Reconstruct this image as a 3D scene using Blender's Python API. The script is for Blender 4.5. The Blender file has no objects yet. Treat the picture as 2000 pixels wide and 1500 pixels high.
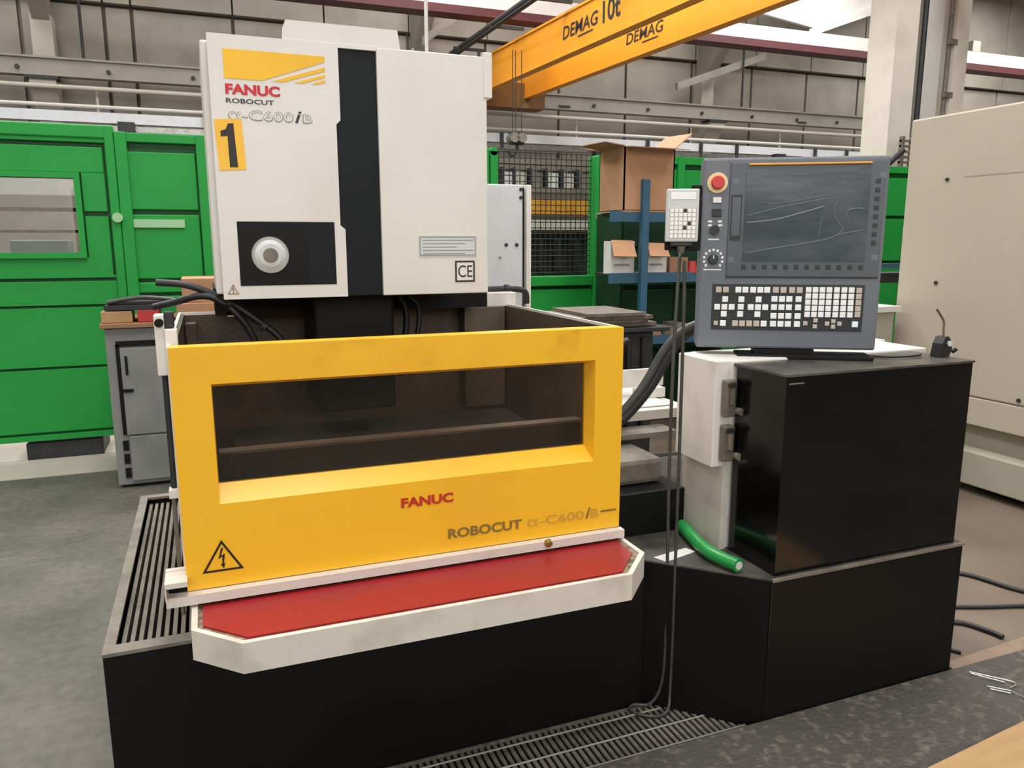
import bpy, bmesh, math, random
from mathutils import Vector, Matrix
random.seed(7)
C = bpy.context.scene.collection
PI = math.pi
# ------------------------------------------------------------------ camera
def cam_matrix(yaw, pitch, roll):
    cy, sy = math.cos(yaw), math.sin(yaw)
    f = Vector((sy*math.cos(pitch), cy*math.cos(pitch), -math.sin(pitch)))
    r = Vector((cy, -sy, 0)); d = f.cross(r)
    r2 = math.cos(roll)*r + math.sin(roll)*d
    d2 = -math.sin(roll)*r + math.cos(roll)*d
    return Matrix((r2, -d2, -f)).transposed().to_4x4()
cd = bpy.data.cameras.new('camera'); cam = bpy.data.objects.new('camera', cd); C.objects.link(cam)
cam.matrix_world = Matrix.Translation((0, 0, 1.6)) @ cam_matrix(.373137, .182356, .00139)
cd.sensor_width = 36; cd.lens = 36*1510.2/2000; cd.clip_start = .05; cd.clip_end = 200
bpy.context.scene.camera = cam
# ------------------------------------------------------------------ world, lights, exposure
w = bpy.data.worlds.new('world'); bpy.context.scene.world = w; w.use_nodes = True
w.node_tree.nodes['Background'].inputs[0].default_value = (.95, .97, 1, 1)
w.node_tree.nodes['Background'].inputs[1].default_value = .25
def area(name, loc, rot, sx, sy, power, col=(1, .99, .98)):
    l = bpy.data.lights.new(name, 'AREA'); l.shape = 'RECTANGLE'; l.size = sx; l.size_y = sy
    l.energy = power; l.color = col
    o = bpy.data.objects.new(name, l); C.objects.link(o); o.location = loc; o.rotation_euler = rot
    return o
SKY = 9.4
area('skylight_over_machine', (.5, 1.2, SKY), (0, 0, 0), 2.2, 9, 760)
area('skylight_left', (-6, 3, SKY), (0, 0, 0), 2.2, 12, 760)
area('skylight_right', (7.5, 1.5, SKY), (0, 0, 0), 2.2, 9, 640)
for k, (x, p) in enumerate(((-4, 620), (5, 700), (14, 1250), (23, 1500))):  # unseen fill lights, added overhead to even out the back wall
    area('back_wall_fill_light', (x, 13.5, SKY), (0, 0, 0), 2.2, 9, p)
area('crane_fill_light', (2, 9.5, SKY), (0, 0, 0), 6, 2.2, 800)  # unseen overhead fill, added to brighten the crane
area('daylight_through_front_windows', (-1, -6.6, 4.2), (math.radians(90), 0, 0), 14, 3.2, 560, (1, .99, .97))
vs = bpy.context.scene.view_settings
vs.view_transform = 'Standard'; vs.look = 'None'; vs.gamma = 1; vs.use_curve_mapping = False; vs.exposure = -.08
# ------------------------------------------------------------------ materials
def lin(c):
    return tuple((x/255/12.92 if x/255 <= .04045 else ((x/255+.055)/1.055)**2.4) for x in c)
def mat(name, rgb, rough=.5, metal=0, rgb2=None, scale=4, lo=.45, hi=.75, bump=0, bscale=60, spec=.5, stretch=(1, 1, 1), emit=0):
    m = bpy.data.materials.new(name); m.use_nodes = True; nt = m.node_tree; b = nt.nodes['Principled BSDF']
    b.inputs['Roughness'].default_value = rough; b.inputs['Metallic'].default_value = metal
    b.inputs['Specular IOR Level'].default_value = spec
    c1 = (*lin(rgb), 1); c2 = (*lin(rgb2 if rgb2 else tuple(v*.93 for v in rgb)), 1)
    tc = nt.nodes.new('ShaderNodeTexCoord'); mp = nt.nodes.new('ShaderNodeMapping'); mp.inputs['Scale'].default_value = stretch
    nt.links.new(tc.outputs['Object'], mp.inputs[0])
    n = nt.nodes.new('ShaderNodeTexNoise'); n.inputs['Scale'].default_value = scale; n.inputs['Detail'].default_value = 6
    nt.links.new(mp.outputs[0], n.inputs[0])
    r = nt.nodes.new('ShaderNodeMapRange'); r.inputs[1].default_value = lo; r.inputs[2].default_value = hi
    nt.links.new(n.outputs[0], r.inputs[0])
    mx = nt.nodes.new('ShaderNodeMix'); mx.data_type = 'RGBA'; mx.inputs[6].default_value = c1; mx.inputs[7].default_value = c2
    nt.links.new(r.outputs[0], mx.inputs[0]); nt.links.new(mx.outputs[2], b.inputs['Base Color'])
    if bump:
        n2 = nt.nodes.new('ShaderNodeTexNoise'); n2.inputs['Scale'].default_value = bscale; n2.inputs['Detail'].default_value = 4
        nt.links.new(mp.outputs[0], n2.inputs[0])
        bp = nt.nodes.new('ShaderNodeBump'); bp.inputs['Strength'].default_value = bump; bp.inputs['Distance'].default_value = .01
        nt.links.new(n2.outputs[0], bp.inputs['Height']); nt.links.new(bp.outputs[0], b.inputs['Normal'])
    if emit:
        b.inputs['Emission Color'].default_value = c1; b.inputs['Emission Strength'].default_value = emit
    return m
def glass(name, tint, keep, rough=.05):
    m = bpy.data.materials.new(name); m.use_nodes = True; nt = m.node_tree; nt.nodes.clear()
    o = nt.nodes.new('ShaderNodeOutputMaterial'); t = nt.nodes.new('ShaderNodeBsdfTransparent'); t.inputs[0].default_value = (*[v*keep for v in tint], 1)
    g = nt.nodes.new('ShaderNodeBsdfGlossy'); g.inputs[1].default_value = rough; f = nt.nodes.new('ShaderNodeFresnel'); f.inputs[0].default_value = 1.45
    mx = nt.nodes.new('ShaderNodeMixShader'); nt.links.new(f.outputs[0], mx.inputs[0]); nt.links.new(t.outputs[0], mx.inputs[1]); nt.links.new(g.outputs[0], mx.inputs[2])
    nt.links.new(mx.outputs[0], o.inputs[0]); return m
M = {}
M['cream'] = mat('cream_paint', (221, 217, 210), .38, 0, (214, 209, 201), 3)
M['white'] = mat('white_paint', (226, 221, 213), .4, 0, (198, 190, 178), 7, .5, .8)
M['trayw'] = mat('worn_white_paint', (210, 203, 193), .45, 0, (186, 177, 164), 9, .5, .8, .08, 40)
M['yellow'] = mat('yellow_paint', (241, 184, 36), .36, 0, (228, 164, 38), 3.5, .5, .8)
M['black'] = mat('black_paint', (12, 12, 11), .5, 0, (16, 15, 14), 3, spec=.22)
M['gloss'] = mat('glossy_black_paint', (11, 11, 10), .12, 0, (17, 16, 14), 2.5, .45, .8, spec=.42)
M['topdirt'] = mat('dusty_black_top', (84, 80, 74), .35, 0, (54, 52, 49), 9, .4, .65, .1)
M['stripe'] = mat('charcoal_paint', (18, 23, 25), .5, 0, (16, 20, 22), 3, spec=.2)
M['red'] = mat('red_rubber', (150, 30, 34), .42, 0, (136, 30, 34), 5, .5, .8, .06, 25)
M['tankin'] = mat('brown_stained_steel', (104, 90, 76), .4, .1, (72, 62, 52), 5, .4, .7, .1)
M['tankdark'] = mat('dark_tank_coating', (40, 36, 31), .55, 0, (28, 25, 22), 5)
M['rim'] = mat('worn_grey_steel', (124, 116, 104), .5, .1, (98, 91, 82), 14, .4, .7, .1)
M['rib'] = mat('grimy_rib_steel', (112, 102, 90), .5, .1, (84, 76, 66), 12, .4, .7)
M['pend'] = mat('slate_grey_plastic', (106, 110, 117), .45, 0, (98, 102, 109), 5)
M['bezel'] = mat('dark_slate_plastic', (84, 88, 94), .35, 0, (76, 80, 86), 5)
M['screen'] = mat('screen_film', (62, 72, 78), .16, 0, (86, 93, 99), 2.2, .46, .62, .12, 3, .5, (1, 1, 3))
M['keybed'] = mat('keypad_black', (40, 46, 47), .5)
M['key'] = mat('key_white', (246, 248, 247), .5)
M['keytan'] = mat('key_tan', (196, 184, 170), .5)
M['rubber'] = mat('black_rubber', (24, 24, 25), .45, 0, (40, 39, 38), 20)
M['hose'] = mat('grey_hose', (66, 65, 62), .4, 0, (50, 49, 47), 20)
M['metal'] = mat('bare_steel', (165, 163, 158), .3, .8, (130, 128, 122), 10)
M['chrome'] = mat('polished_steel', (205, 205, 202), .2, .7)
M['estop'] = mat('estop_red', (205, 40, 42), .3)
M['estopy'] = mat('estop_yellow', (240, 216, 160), .4)
M['orange'] = mat('orange_strip', (226, 160, 60), .4)
M['green'] = mat('green_paint', (34, 146, 60), .5, 0, (32, 138, 56), 2, spec=.25)
M['darkgreen'] = mat('green_recess', (16, 84, 32), .6)
M['plate'] = mat('pale_green_plate', (150, 192, 148), .5)
M['greencase'] = mat('grey_cabinet_paint', (128, 130, 126), .45, 0, (112, 114, 110), 5)
M['concrete'] = mat('wall_concrete', (150, 143, 132), .85, 0, (134, 127, 116), 1.2, .4, .7, .05, 12)
M['concrete2'] = mat('wall_concrete_dark', (112, 105, 96), .9)
M['pilaster'] = mat('pilaster_paint', (186, 178, 166), .8, 0, (172, 164, 152), 2)
M['railb'] = mat('runway_beam_paint', (148, 143, 132), .7, 0, (138, 133, 122), 2)
M['whitebeam'] = mat('white_beam_paint', (206, 203, 198), .6, 0, (196, 192, 186), 3)
M['redbeam'] = mat('oxide_red_paint', (84, 32, 34), .6, 0, (72, 30, 32), 5)
M['crane'] = mat('crane_yellow', (238, 158, 36), .5, 0, (230, 148, 36), 1)
M['craned'] = mat('crane_brown', (120, 84, 36), .6)
M['dark'] = mat('dark_metal', (40, 42, 44), .55, .2, (56, 54, 52), 12)
M['column'] = mat('column_paint', (214, 206, 194), .6, 0, (200, 192, 180), 3)
M['beige'] = mat('beige_machine_paint', (178, 168, 152), .5, 0, (172, 160, 144), 1)
M['olive'] = mat('beige_lower_panel', (160, 154, 138), .5, 0, (148, 142, 126), 3)
M['card'] = mat('cardboard', (178, 134, 100), .8, 0, (160, 118, 86), 4)
M['carddk'] = mat('cardboard_inside', (146, 108, 80), .85)
M['cardw'] = mat('white_carton', (206, 204, 200), .7, 0, (190, 186, 180), 8)
M['wood'] = mat('pale_wood', (176, 140, 98), .55, 0, (160, 124, 82), 4, .4, .7, 0, 60, .5, (1, 8, 1))
M['woodstrip'] = mat('dusty_wood_strip', (132, 112, 94), .7, 0, (104, 88, 72), 14)
M['blue'] = mat('blue_rack_paint', (46, 86, 110), .45, 0, (40, 76, 96), 8)
M['amber'] = mat('amber_rail', (206, 142, 34), .5, 0, (180, 120, 30), 8)
M['greenhose'] = mat('green_rubber_hose', (34, 140, 66), .32)
M['ink_red'] = mat('ink_red', (200, 24, 40), .5)
M['ink_redy'] = mat('ink_dark_red', (190, 44, 24), .5)
M['ink_dark'] = mat('ink_dark', (44, 44, 50), .5)
M['ink_brown'] = mat('ink_brown', (30, 18, 8), .5)
M['ink_olive'] = mat('ink_olive', (132, 108, 48), .5)
M['ink_pale'] = mat('ink_pale_olive', (196, 154, 62), .5)
M['ink_grey'] = mat('ink_grey', (138, 138, 136), .5)
M['sticker'] = mat('sticker_yellow', (246, 190, 52), .5, 0, (240, 176, 40), 8)
M['logo'] = mat('logo_yellow', (244, 188, 30), .5)
M['logopale'] = mat('logo_pale', (248, 222, 150), .5)
M['platew'] = mat('rating_plate', (206, 208, 210), .4, 0, (198, 199, 200), 6)
M['gauge'] = mat('gauge_plastic', (112, 104, 96), .3, 0, (84, 76, 70), 30)
M['matb'] = mat('grimy_floor_mat', (66, 62, 57), .6, 0, (106, 98, 88), 32, .52, .74, .5, 60)
M['grate'] = mat('galvanised_steel', (128, 122, 112), .5, .3, (78, 74, 68), 40)
M['rod'] = mat('bright_rod', (150, 150, 142), .45, .3)
M['redcrate'] = mat('red_plastic', (176, 50, 46), .5)
M['pane'] = glass('smoked_pane', (.92, .86, .80), .95, .06)
M['clear'] = glass('clear_pane', (.95, .97, .96), .95, .02)
M['ceil'] = mat('ceiling_paint', (205, 200, 190), .9)
# floor: worn concrete
def floor_mat():
    m = mat('floor_concrete', (74, 72, 64), .55, 0, (102, 95, 85), 2.0, .34, .72, .08, 30)
    nt = m.node_tree; b = nt.nodes['Principled BSDF']
    mx0 = [n for n in nt.nodes if n.type == 'MIX'][0]
    tc = [n for n in nt.nodes if n.type == 'TEX_COORD'][0]
    n3 = nt.nodes.new('ShaderNodeTexNoise'); n3.inputs['Scale'].default_value = 22; n3.inputs['Detail'].default_value = 8
    nt.links.new(tc.outputs['Object'], n3.inputs[0])
    r = nt.nodes.new('ShaderNodeMapRange'); r.inputs[1].default_value = .35; r.inputs[2].default_value = .75; r.inputs[3].default_value = .78; r.inputs[4].default_value = 1.18
    nt.links.new(n3.outputs[0], r.inputs[0])
    v = nt.nodes.new('ShaderNodeVectorMath'); v.operation = 'SCALE'
    nt.links.new(mx0.outputs[2], v.inputs[0]); nt.links.new(r.outputs[0], v.inputs['Scale'])
    nt.links.new(v.outputs[0], b.inputs['Base Color'])
    return m
M['floor'] = floor_mat()
M['floor2'] = mat('floor_light_paint', (176, 168, 156), .5, 0, (160, 152, 140), 2, .4, .7)
M['floor3'] = mat('floor_warm_concrete', (112, 98, 84), .55, 0, (96, 84, 72), 2.5, .35, .7, .08, 30)
# ------------------------------------------------------------------ mesh builder
OFF = {}
class MB:
    def __init__(s): s.v = []; s.f = []; s.smooth = []
    def add(s, vs, fs, smooth=False):
        n = len(s.v); s.v += [Vector(p) for p in vs]; s.f += [tuple(n+i for i in f) for f in fs]; s.smooth += [smooth]*len(fs); return s
    def box(s, x0, x1, y0, y1, z0, z1, bev=0, M4=None):
        vs = [(x, y, z) for x in (x0, x1) for y in (y0, y1) for z in (z0, z1)]
        fs = [(0, 1, 3, 2), (4, 6, 7, 5), (0, 4, 5, 1), (2, 3, 7, 6), (0, 2, 6, 4), (1, 5, 7, 3)]
        if bev:
            bm = bmesh.new(); bv = [bm.verts.new(p) for p in vs]
            for f in fs: bm.faces.new([bv[i] for i in f])
            bmesh.ops.bevel(bm, geom=bm.edges[:], offset=bev, segments=2, affect='EDGES', profile=.5)
            bm.verts.index_update(); vs = [v.co.copy() for v in bm.verts]; fs = [tuple(v.index for v in f.verts) for f in bm.faces]; bm.free()
        if M4: vs = [M4 @ Vector(p) for p in vs]
        return s.add(vs, fs)
    def prism(s, pts, d0, d1, ax='z'):
        def P(a, b, d): return {'z': (a, b, d), 'y': (a, d, b), 'x': (d, a, b)}[ax]
        n = len(pts); vs = [P(a, b, d0) for a, b in pts]+[P(a, b, d1) for a, b in pts]
        fs = [tuple(range(n)), tuple(range(2*n-1, n-1, -1))]+[(i, i+n, (i+1) % n+n, (i+1) % n) for i in range(n)]
        return s.add(vs, fs)
    def ring(s, outer, inner, d0, d1, ax='z'):
        def P(a, b, d): return {'z': (a, b, d), 'y': (a, d, b), 'x': (d, a, b)}[ax]
        n = len(outer)
        vs = [P(a, b, d0) for a, b in outer]+[P(a, b, d0) for a, b in inner]+[P(a, b, d1) for a, b in outer]+[P(a, b, d1) for a, b in inner]
        fs = []
        for i in range(n):
            j = (i+1) % n
            fs += [(i, j, n+j, n+i), (2*n+i, 3*n+i, 3*n+j, 2*n+j), (i, 2*n+i, 2*n+j, j), (n+i, n+j, 3*n+j, 3*n+i)]
        return s.add(vs, fs)
    def rectring(s, x0, x1, z0, z1, t, d0, d1, ax='y'):
        return s.ring([(x0, z0), (x1, z0), (x1, z1), (x0, z1)], [(x0+t, z0+t), (x1-t, z0+t), (x1-t, z1-t), (x0+t, z1-t)], d0, d1, ax)
    def cyl(s, p0, p1, r0, r1=None, seg=20):
        r1 = r0 if r1 is None else r1; p0, p1 = Vector(p0), Vector(p1); d = (p1-p0).normalized()
        a = d.orthogonal().normalized(); b = d.cross(a); vs = []
        for p, r in ((p0, r0), (p1, r1)):
            vs += [p+r*(math.cos(2*PI*i/seg)*a+math.sin(2*PI*i/seg)*b) for i in range(seg)]
        s.add(vs, [(i, (i+1) % seg, seg+(i+1) % seg, seg+i) for i in range(seg)], True)
        s.add(vs[:seg], [tuple(range(seg-1, -1, -1))]); s.add(vs[seg:], [tuple(range(seg))]); return s
    def tube(s, pts, r, seg=8, sub=6):
        P = [Vector(p) for p in pts]
        if len(P) > 2 and sub > 1:
            Q = []
            for i in range(len(P)-1):
                a, b, c, d = P[max(i-1, 0)], P[i], P[i+1], P[min(i+2, len(P)-1)]
                for k in range(sub):
                    t = k/sub; Q.append(.5*((2*b)+(c-a)*t+(2*a-5*b+4*c-d)*t*t+(3*b-a-3*c+d)*t**3))
            P = Q+[P[-1]]
        n = len(P); vs = []; up = None
        for i, p in enumerate(P):
            d = (P[min(i+1, n-1)]-P[max(i-1, 0)]).normalized()
            up = d.orthogonal().normalized() if up is None else (up-up.dot(d)*d).normalized()
            b = d.cross(up); vs += [p+r*(math.cos(2*PI*k/seg)*up+math.sin(2*PI*k/seg)*b) for k in range(seg)]
        fs = [(i*seg+k, i*seg+(k+1) % seg, (i+1)*seg+(k+1) % seg, (i+1)*seg+k) for i in range(n-1) for k in range(seg)]
        s.add(vs, fs, True); s.add(vs[:seg], [tuple(range(seg-1, -1, -1))]); s.add(vs[-seg:], [tuple(range(seg))]); return s
    def sphere(s, c, r, sz=1, seg=16, rings=8):
        c = Vector(c); vs = [c+Vector((0, 0, -r*sz))]
        for i in range(1, rings):
            a = -PI/2+PI*i/rings
            vs += [c+Vector((r*math.cos(a)*math.cos(2*PI*k/seg), r*math.cos(a)*math.sin(2*PI*k/seg), r*sz*math.sin(a))) for k in range(seg)]
        vs.append(c+Vector((0, 0, r*sz))); fs = [(0, 1+(k+1) % seg, 1+k) for k in range(seg)]
        for i in range(rings-2):
            fs += [(1+i*seg+k, 1+i*seg+(k+1) % seg, 1+(i+1)*seg+(k+1) % seg, 1+(i+1)*seg+k) for k in range(seg)]
        t = len(vs)-1; o = 1+(rings-2)*seg; fs += [(o+k, o+(k+1) % seg, t) for k in range(seg)]
        return s.add(vs, fs, True)
    def text(s, txt, o, xd, w, h, up=(0, 0, 1), bold=0, shear=0, depth=.0006):
        cu = bpy.data.curves.new('t', 'FONT'); cu.body = txt; cu.offset = bold; cu.shear = shear; cu.resolution_u = 3
        ob = bpy.data.objects.new('t', cu); C.objects.link(ob); bpy.context.view_layer.update()
        me = bpy.data.meshes.new_from_object(ob.evaluated_get(bpy.context.evaluated_depsgraph_get()))
        V = [v.co.copy() for v in me.vertices]; F = [tuple(p.vertices) for p in me.polygons]
        bpy.data.objects.remove(ob); bpy.data.curves.remove(cu); bpy.data.meshes.remove(me)
        if not V: return s
        x0, x1 = min(v.x for v in V), max(v.x for v in V); y0, y1 = min(v.y for v in V), max(v.y for v in V)
        xd = Vector(xd).normalized(); up = Vector(up); nrm = xd.cross(up); o = Vector(o)
        return s.add([o+xd*((v.x-x0)/(x1-x0)*w)+up*((v.y-y0)/(y1-y0)*h)+nrm*depth for v in V], F)
    def build(s, name, m, parent=None, local=False, label=None, fix=True):
        off = Vector((0, 0, 0)) if (local or parent is None) else OFF.get(parent.name, Vector((0, 0, 0)))
        me = bpy.data.meshes.new(name); me.from_pydata([v-off for v in s.v], [], s.f)
        me.polygons.foreach_set('use_smooth', s.smooth)
        if fix:
            bm = bmesh.new(); bm.from_mesh(me); bmesh.ops.recalc_face_normals(bm, faces=bm.faces[:]); bm.to_mesh(me); bm.free()
        me.materials.append(M[m] if isinstance(m, str) else m)
        o = bpy.data.objects.new(name, me); C.objects.link(o); o.parent = parent; OFF[o.name] = off
        if label: o['label'] = label
        return o
def box(name, m, parent, *a, **k):
    kw = {q: k.pop(q) for q in list(k) if q in ('label', 'local')}
    return MB().box(*a, **k).build(name, m, parent, **kw)
def thing(name, label, cat, loc, rotz=0, group=None):
    o = bpy.data.objects.new(name, None); C.objects.link(o); o.location = loc; o.rotation_euler = (0, 0, rotz)
    o.empty_display_size = .1; o['label'] = label; o['category'] = cat
    if group: o['group'] = group
    OFF[o.name] = Vector(loc); return o
def tag(o, label, cat, group=None):
    o['label'] = label; o['category'] = cat
    if group: o['group'] = group
    return o
def struct(o): o['kind'] = 'structure'; return o
def inst(src, parent, loc, m=None, rot=(0, 0, 0)):
    o = src.copy(); C.objects.link(o); o.parent = parent; o.location = loc; o.rotation_euler = rot
    OFF[o.name] = OFF.get(src.name, Vector((0, 0, 0))); return o
# ================================================================== SETTING
X0, X1, Y0, Y1, H = -9, 30, -7, 20, 9.6
fl = struct(box('floor', 'floor', None, X0, X1, Y0, Y1+.4, -.12, 0))
box('painted_walkway', 'floor2', fl, X0, 1.2, 5.97, 7.7, .0005, .004)
box('warm_floor_patch', 'floor3', fl, 2.46, X1-8, .2, 5.9, .0005, .003)
wb = struct(box('wall_back', 'concrete2', None, X0, X1, Y1+.1, Y1+.4, 0, H))
joints = [-9, -7.2, -5.3, -3.3, -1.7, -1.15, .95, 3.0, 5.05, 7.1, 9.2, 11.25, 13.4, 15.5, 17.55, 19.6, 21.65, 23.7, 25.8, 28, 30]
for a, b in zip(joints[:-1], joints[1:]):
    box('concrete_panel', 'concrete', wb, a+.04, b-.04, Y1, Y1+.11, 0, 6.62)
    box('concrete_panel', 'concrete', wb, a+.02, b-.02, Y1-.16, Y1+.11, 6.68, H)
struct(box('wall_left', 'concrete', None, X0-.3, X0, Y0, Y1+.4, 0, H))
struct(box('wall_right', 'concrete', None, X1, X1+.3, Y0, Y1+.4, 0, H))
wf = struct(MB().box(X0, X1, Y0-.3, Y0, 0, 2.4).box(X0, X1, Y0-.3, Y0, 6, H).box(X0, -8.2, Y0-.3, Y0, 2.4, 6).box(6.2, X1, Y0-.3, Y0, 2.4, 6).build('wall_front', 'concrete'))
struct(box('window_1', 'clear', None, -8.2, 6.2, Y0-.2, Y0-.18, 2.4, 6))
struct(box('ceiling', 'ceil', None, X0, X1, Y0, Y1+.4, H, H+.2))
# wall pilasters with corbels carrying the runway beam
for i, x in enumerate((-10.3+7.45, 5.25, 13.65, 22.4)):
    t = struct(MB().box(x-.2, x+.2, 19.55, 19.98, 0, 6.25).build('trim_%d' % (i+1), 'pilaster'))
    MB().prism([(19.55, 4.2), (19.0, 4.78), (19.0, 4.9), (19.55, 4.9)], x-.24, x+.24, 'x').build('corbel', 'pilaster', t)
    MB().prism([(19.6, 6.1), (19.9, 6.1), (19.9, 7.6), (18.2, 7.6), (18.2, 7.3)], x-.16, x+.16, 'x').build('roof_bracket', 'concrete', t)
    box('bearing_pad', 'dark', t, x-.3, x+.3, 18.93, 19.3, 4.88, 4.93)
t = thing('runway_beam', 'long grey crane runway beam with bolts along the back wall', 'beam', (8, 19.1, 4.93))
box('beam_web', 'railb', t, X0+.1, X1-.1, 19.0, 19.25, 4.95, 5.28)
box('top_flange', 'railb', t, X0+.1, X1-.1, 18.95, 19.3, 5.28, 5.32)
b0 = None
xs = [-6.6, -4.9, -3.27, -1.62, .02, 1.7, 3.3, 4.9, 6.5, 8.0, 9.75, 11.38, 13.1, 14.8, 16.4, 17.9, 19.4, 21, 22.7, 24.4]
for x in xs:
    MB().cyl((x, 18.96, 5.09), (x, 19.0, 5.09), .045, seg=8).build('bolt', 'dark', t)
for x in (8.9, 16.6): box('splice_plate', 'dark', t, x-.16, x+.16, 18.98, 19.0, 5.0, 5.05)
pipe = MB().cyl((X0+.2, 18.98, 4.74), (X1-.2, 18.98, 4.74), .05, seg=10).build('compressed_air_pipe', 'pilaster'); tag(pipe, 'thin pale pipe running just under the grey runway beam', 'pipe')
pipe = MB().cyl((X0+.2, 18.9, 4.37), (X1-.2, 18.9, 4.37), .04, seg=10).build('wall_conduit', 'whitebeam'); tag(pipe, 'second pale conduit above the white busbar trunking', 'pipe')
t = thing('busbar_trunking', 'white busbar trunking running along the back wall above the green screens', 'trunking', (8, 19, 4.0))
box('trunking_body', 'platew', t, X0+.2, X1-.2, 18.85, 19.0, 4.05, 4.26)
box('lower_rail', 'metal', t, X0+.2, X1-.2, 18.8, 19.0, 3.88, 4.0)
for x in (-1.35, 9.8, 15.6, 24): box('tap_off_box', 'dark', t, x-.16, x+.16, 18.6, 18.84, 3.8, 4.06)
for x in (.2, 3.4, 7.1, 11.3, 13.0, 14.2, 17.0, 18.2, 19.3): box('support_clip', 'dark', t, x-.04, x+.04, 18.78, 18.84, 3.9, 4.28)
for k, (x, zb, zt) in enumerate(((-2.05, 5.33, 9.5), (-1.9, 4.3, 4.74), (9.35, 4.3, 4.74), (14.35, 5.33, 9.5), (12.9, 4.2, 4.74), (16.0, 4.2, 4.74))):
    o = MB().cyl((x, 19.2 if zt < 5 else 18.9, zb), (x, 19.2 if zt < 5 else 18.9, zt), .03, seg=8).build('vertical_conduit', 'dark' if k in (0, 3) else 'pilaster')
    tag(o, ['dark vertical conduit on the back wall near the left pilaster', 'short pale conduit drop above the left green screen', 'short pale conduit drop left of the cardboard box',
            'dark conduit on the wall beside the pilaster behind the crane', 'short pale conduit right of the cardboard box', 'short pale conduit drop above the control panel'][k], 'conduit')
# red and white beam across the hall
t = thing('hall_beam', 'white steel beam with dark red lower flange spanning the hall', 'beam', (8, 17, 6.4))
box('white_web', 'whitebeam', t, X0+.1, X1-.1, 16.95, 17.2, 6.55, 6.9); box('red_flange', 'redbeam', t, X0+.1, X1-.1, 16.85, 17.3, 6.38, 6.55, label='dark red lower flange')
# bracing
t = thing('roof_haunch', 'bright white sloping roof haunch plate meeting the column', 'beam', (10, 11.3, 5.1))
MB().prism([(13.48, 7.41), (15.49, 7.18), (18.43, 8.18), (21.69, 9.04), (21.69, 9.35), (12.7, 9.35)], 17.5, 17.6, 'y').build('web_plate', 'whitebeam', t)
MB().prism([(15.34, 6.94), (18.43, 8.03), (21.69, 9.04), (21.69, 9.19), (18.43, 8.21), (15.34, 7.13)], 17.35, 17.5, 'y').build('lower_flange', 'whitebeam', t)
for k, (x0, z0, x1, z1, y) in enumerate(((12.3, 5.65, 15.18, 6.66, 19.0), (4.89, 5.94, 5.82, 6.64, 18.0))):
    o = MB().prism([(x0, z0), (x1, z1), (x1, z1+.2), (x0, z0+.2)], y, y+.12, 'y').build('diagonal_brace', 'railb')
    tag(o, ['pale diagonal brace under the hall beam right of the crane', 'pale diagonal brace behind the white machine head'][k], 'brace')
o = MB().cyl((2.05, 7.4, 2.9), (2.05, 7.4, 9.5), .018, seg=8).build('hanging_conduit', 'whitebeam'); tag(o, 'thin white rod hanging from the roof behind the machine head', 'conduit')
# column right
t = thing('steel_column', 'pale painted steel column behind the control panel', 'column', (8.1, 7.4, 0))
MB().box(7.56, 7.9, 7.2, 7.6, 0, 9.5).build('left_flange', 'column', t)
box('web', 'column', t, 7.9, 8.3, 7.5, 7.58, 0, 9.5); box('cover_strip', 'whitebeam', t, 8.08, 8.4, 7.3, 7.5, 0, 9.5)
box('right_flange', 'column', t, 8.5, 8.72, 7.2, 7.55, 0, 9.5); MB().cyl((8.46, 7.25, 0), (8.46, 7.25, 9.5), .025, seg=8).build('conduit', 'rim', t)
MB().cyl((7.97, 7.18, 0), (7.97, 7.18, 9.5), .03, seg=8).build('dark_cable', 'dark', t, label='dark cable strapped to column')
for z in (3.3, 3.9): box('clamp', 'rim', t, 8.4, 8.53, 7.19, 7.24, z, z+.06)
t = thing('cable_ladder', 'grey vertical cable ladder rising behind the green screen by the column', 'cable tray', (7.6, 7.0, 2.3))
for x in (7.53, 7.68): box('side_rail', 'rim', t, x, x+.04, 6.95, 7.0, 0, 2.78)
for k in range(8): box('rung', 'rim', t, 7.53, 7.72, 6.96, 6.99, 2.3+k*.06, 2.325+k*.06)
MB().tube([(7.2, 6.9, 2.38), (7.5, 6.9, 2.62)], .03, sub=1).build('diagonal_strut', 'dark', t)
# ================================================================== CRANE
def girder_pt(x, y, z): return x-.065*(y-14), y, z
t = thing('bridge_crane', 'yellow double-girder bridge crane crossing under the roof', 'crane', (7, 12, 5.0))
def gird(x, name, ya, yb):
    m = MB(); d = .065
    def bx(xa, xb, za, zb):
        p = []
        for y in (ya, yb): p += [(x+xa-d*(y-14), y, za), (x+xb-d*(y-14), y, za), (x+xb-d*(y-14), y, zb), (x+xa-d*(y-14), y, zb)]
        m.add(p, [(0, 1, 2, 3), (7, 6, 5, 4), (0, 4, 5, 1), (1, 5, 6, 2), (2, 6, 7, 3), (3, 7, 4, 0)])
    bx(0, .16, 5.03, 5.72); bx(-.02, .18, 5.0, 5.03); bx(-.02, .18, 5.72, 5.76)
    return m.build(name, 'crane', t)
g1 = gird(6.49, 'girder', 4.5, 18.6); g2 = gird(7.74, 'girder', 4.5, 18.6)
e = MB().box(5.75, 8.0, 18.2, 18.75, 4.78, 5.35).build('end_carriage', 'craned', t)
MB().tube([(5.7, 18.5, 5.9), (5.95, 4.5, 5.9)], .09, sub=1, seg=6).build('festoon_rail', 'dark', t, label='dark cable rail beside girder')
MB().tube([(5.55, 18.5, 5.75), (5.8, 4.5, 5.75)], .03, sub=1, seg=6).build('festoon_rail', 'dark', t)
for y in (17.6, 15.6, 13.6, 11.6, 9.6): x = 6.49-.065*(y-14); box('walkway_bracket', 'dark', t, x-.75, x, y, y+.06, 5.84, 5.9)
def on_girder(x, y): return (x-.003-.065*(y-14), y, 0)
gd = Vector((.065, -1, 0)).normalized()
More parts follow.
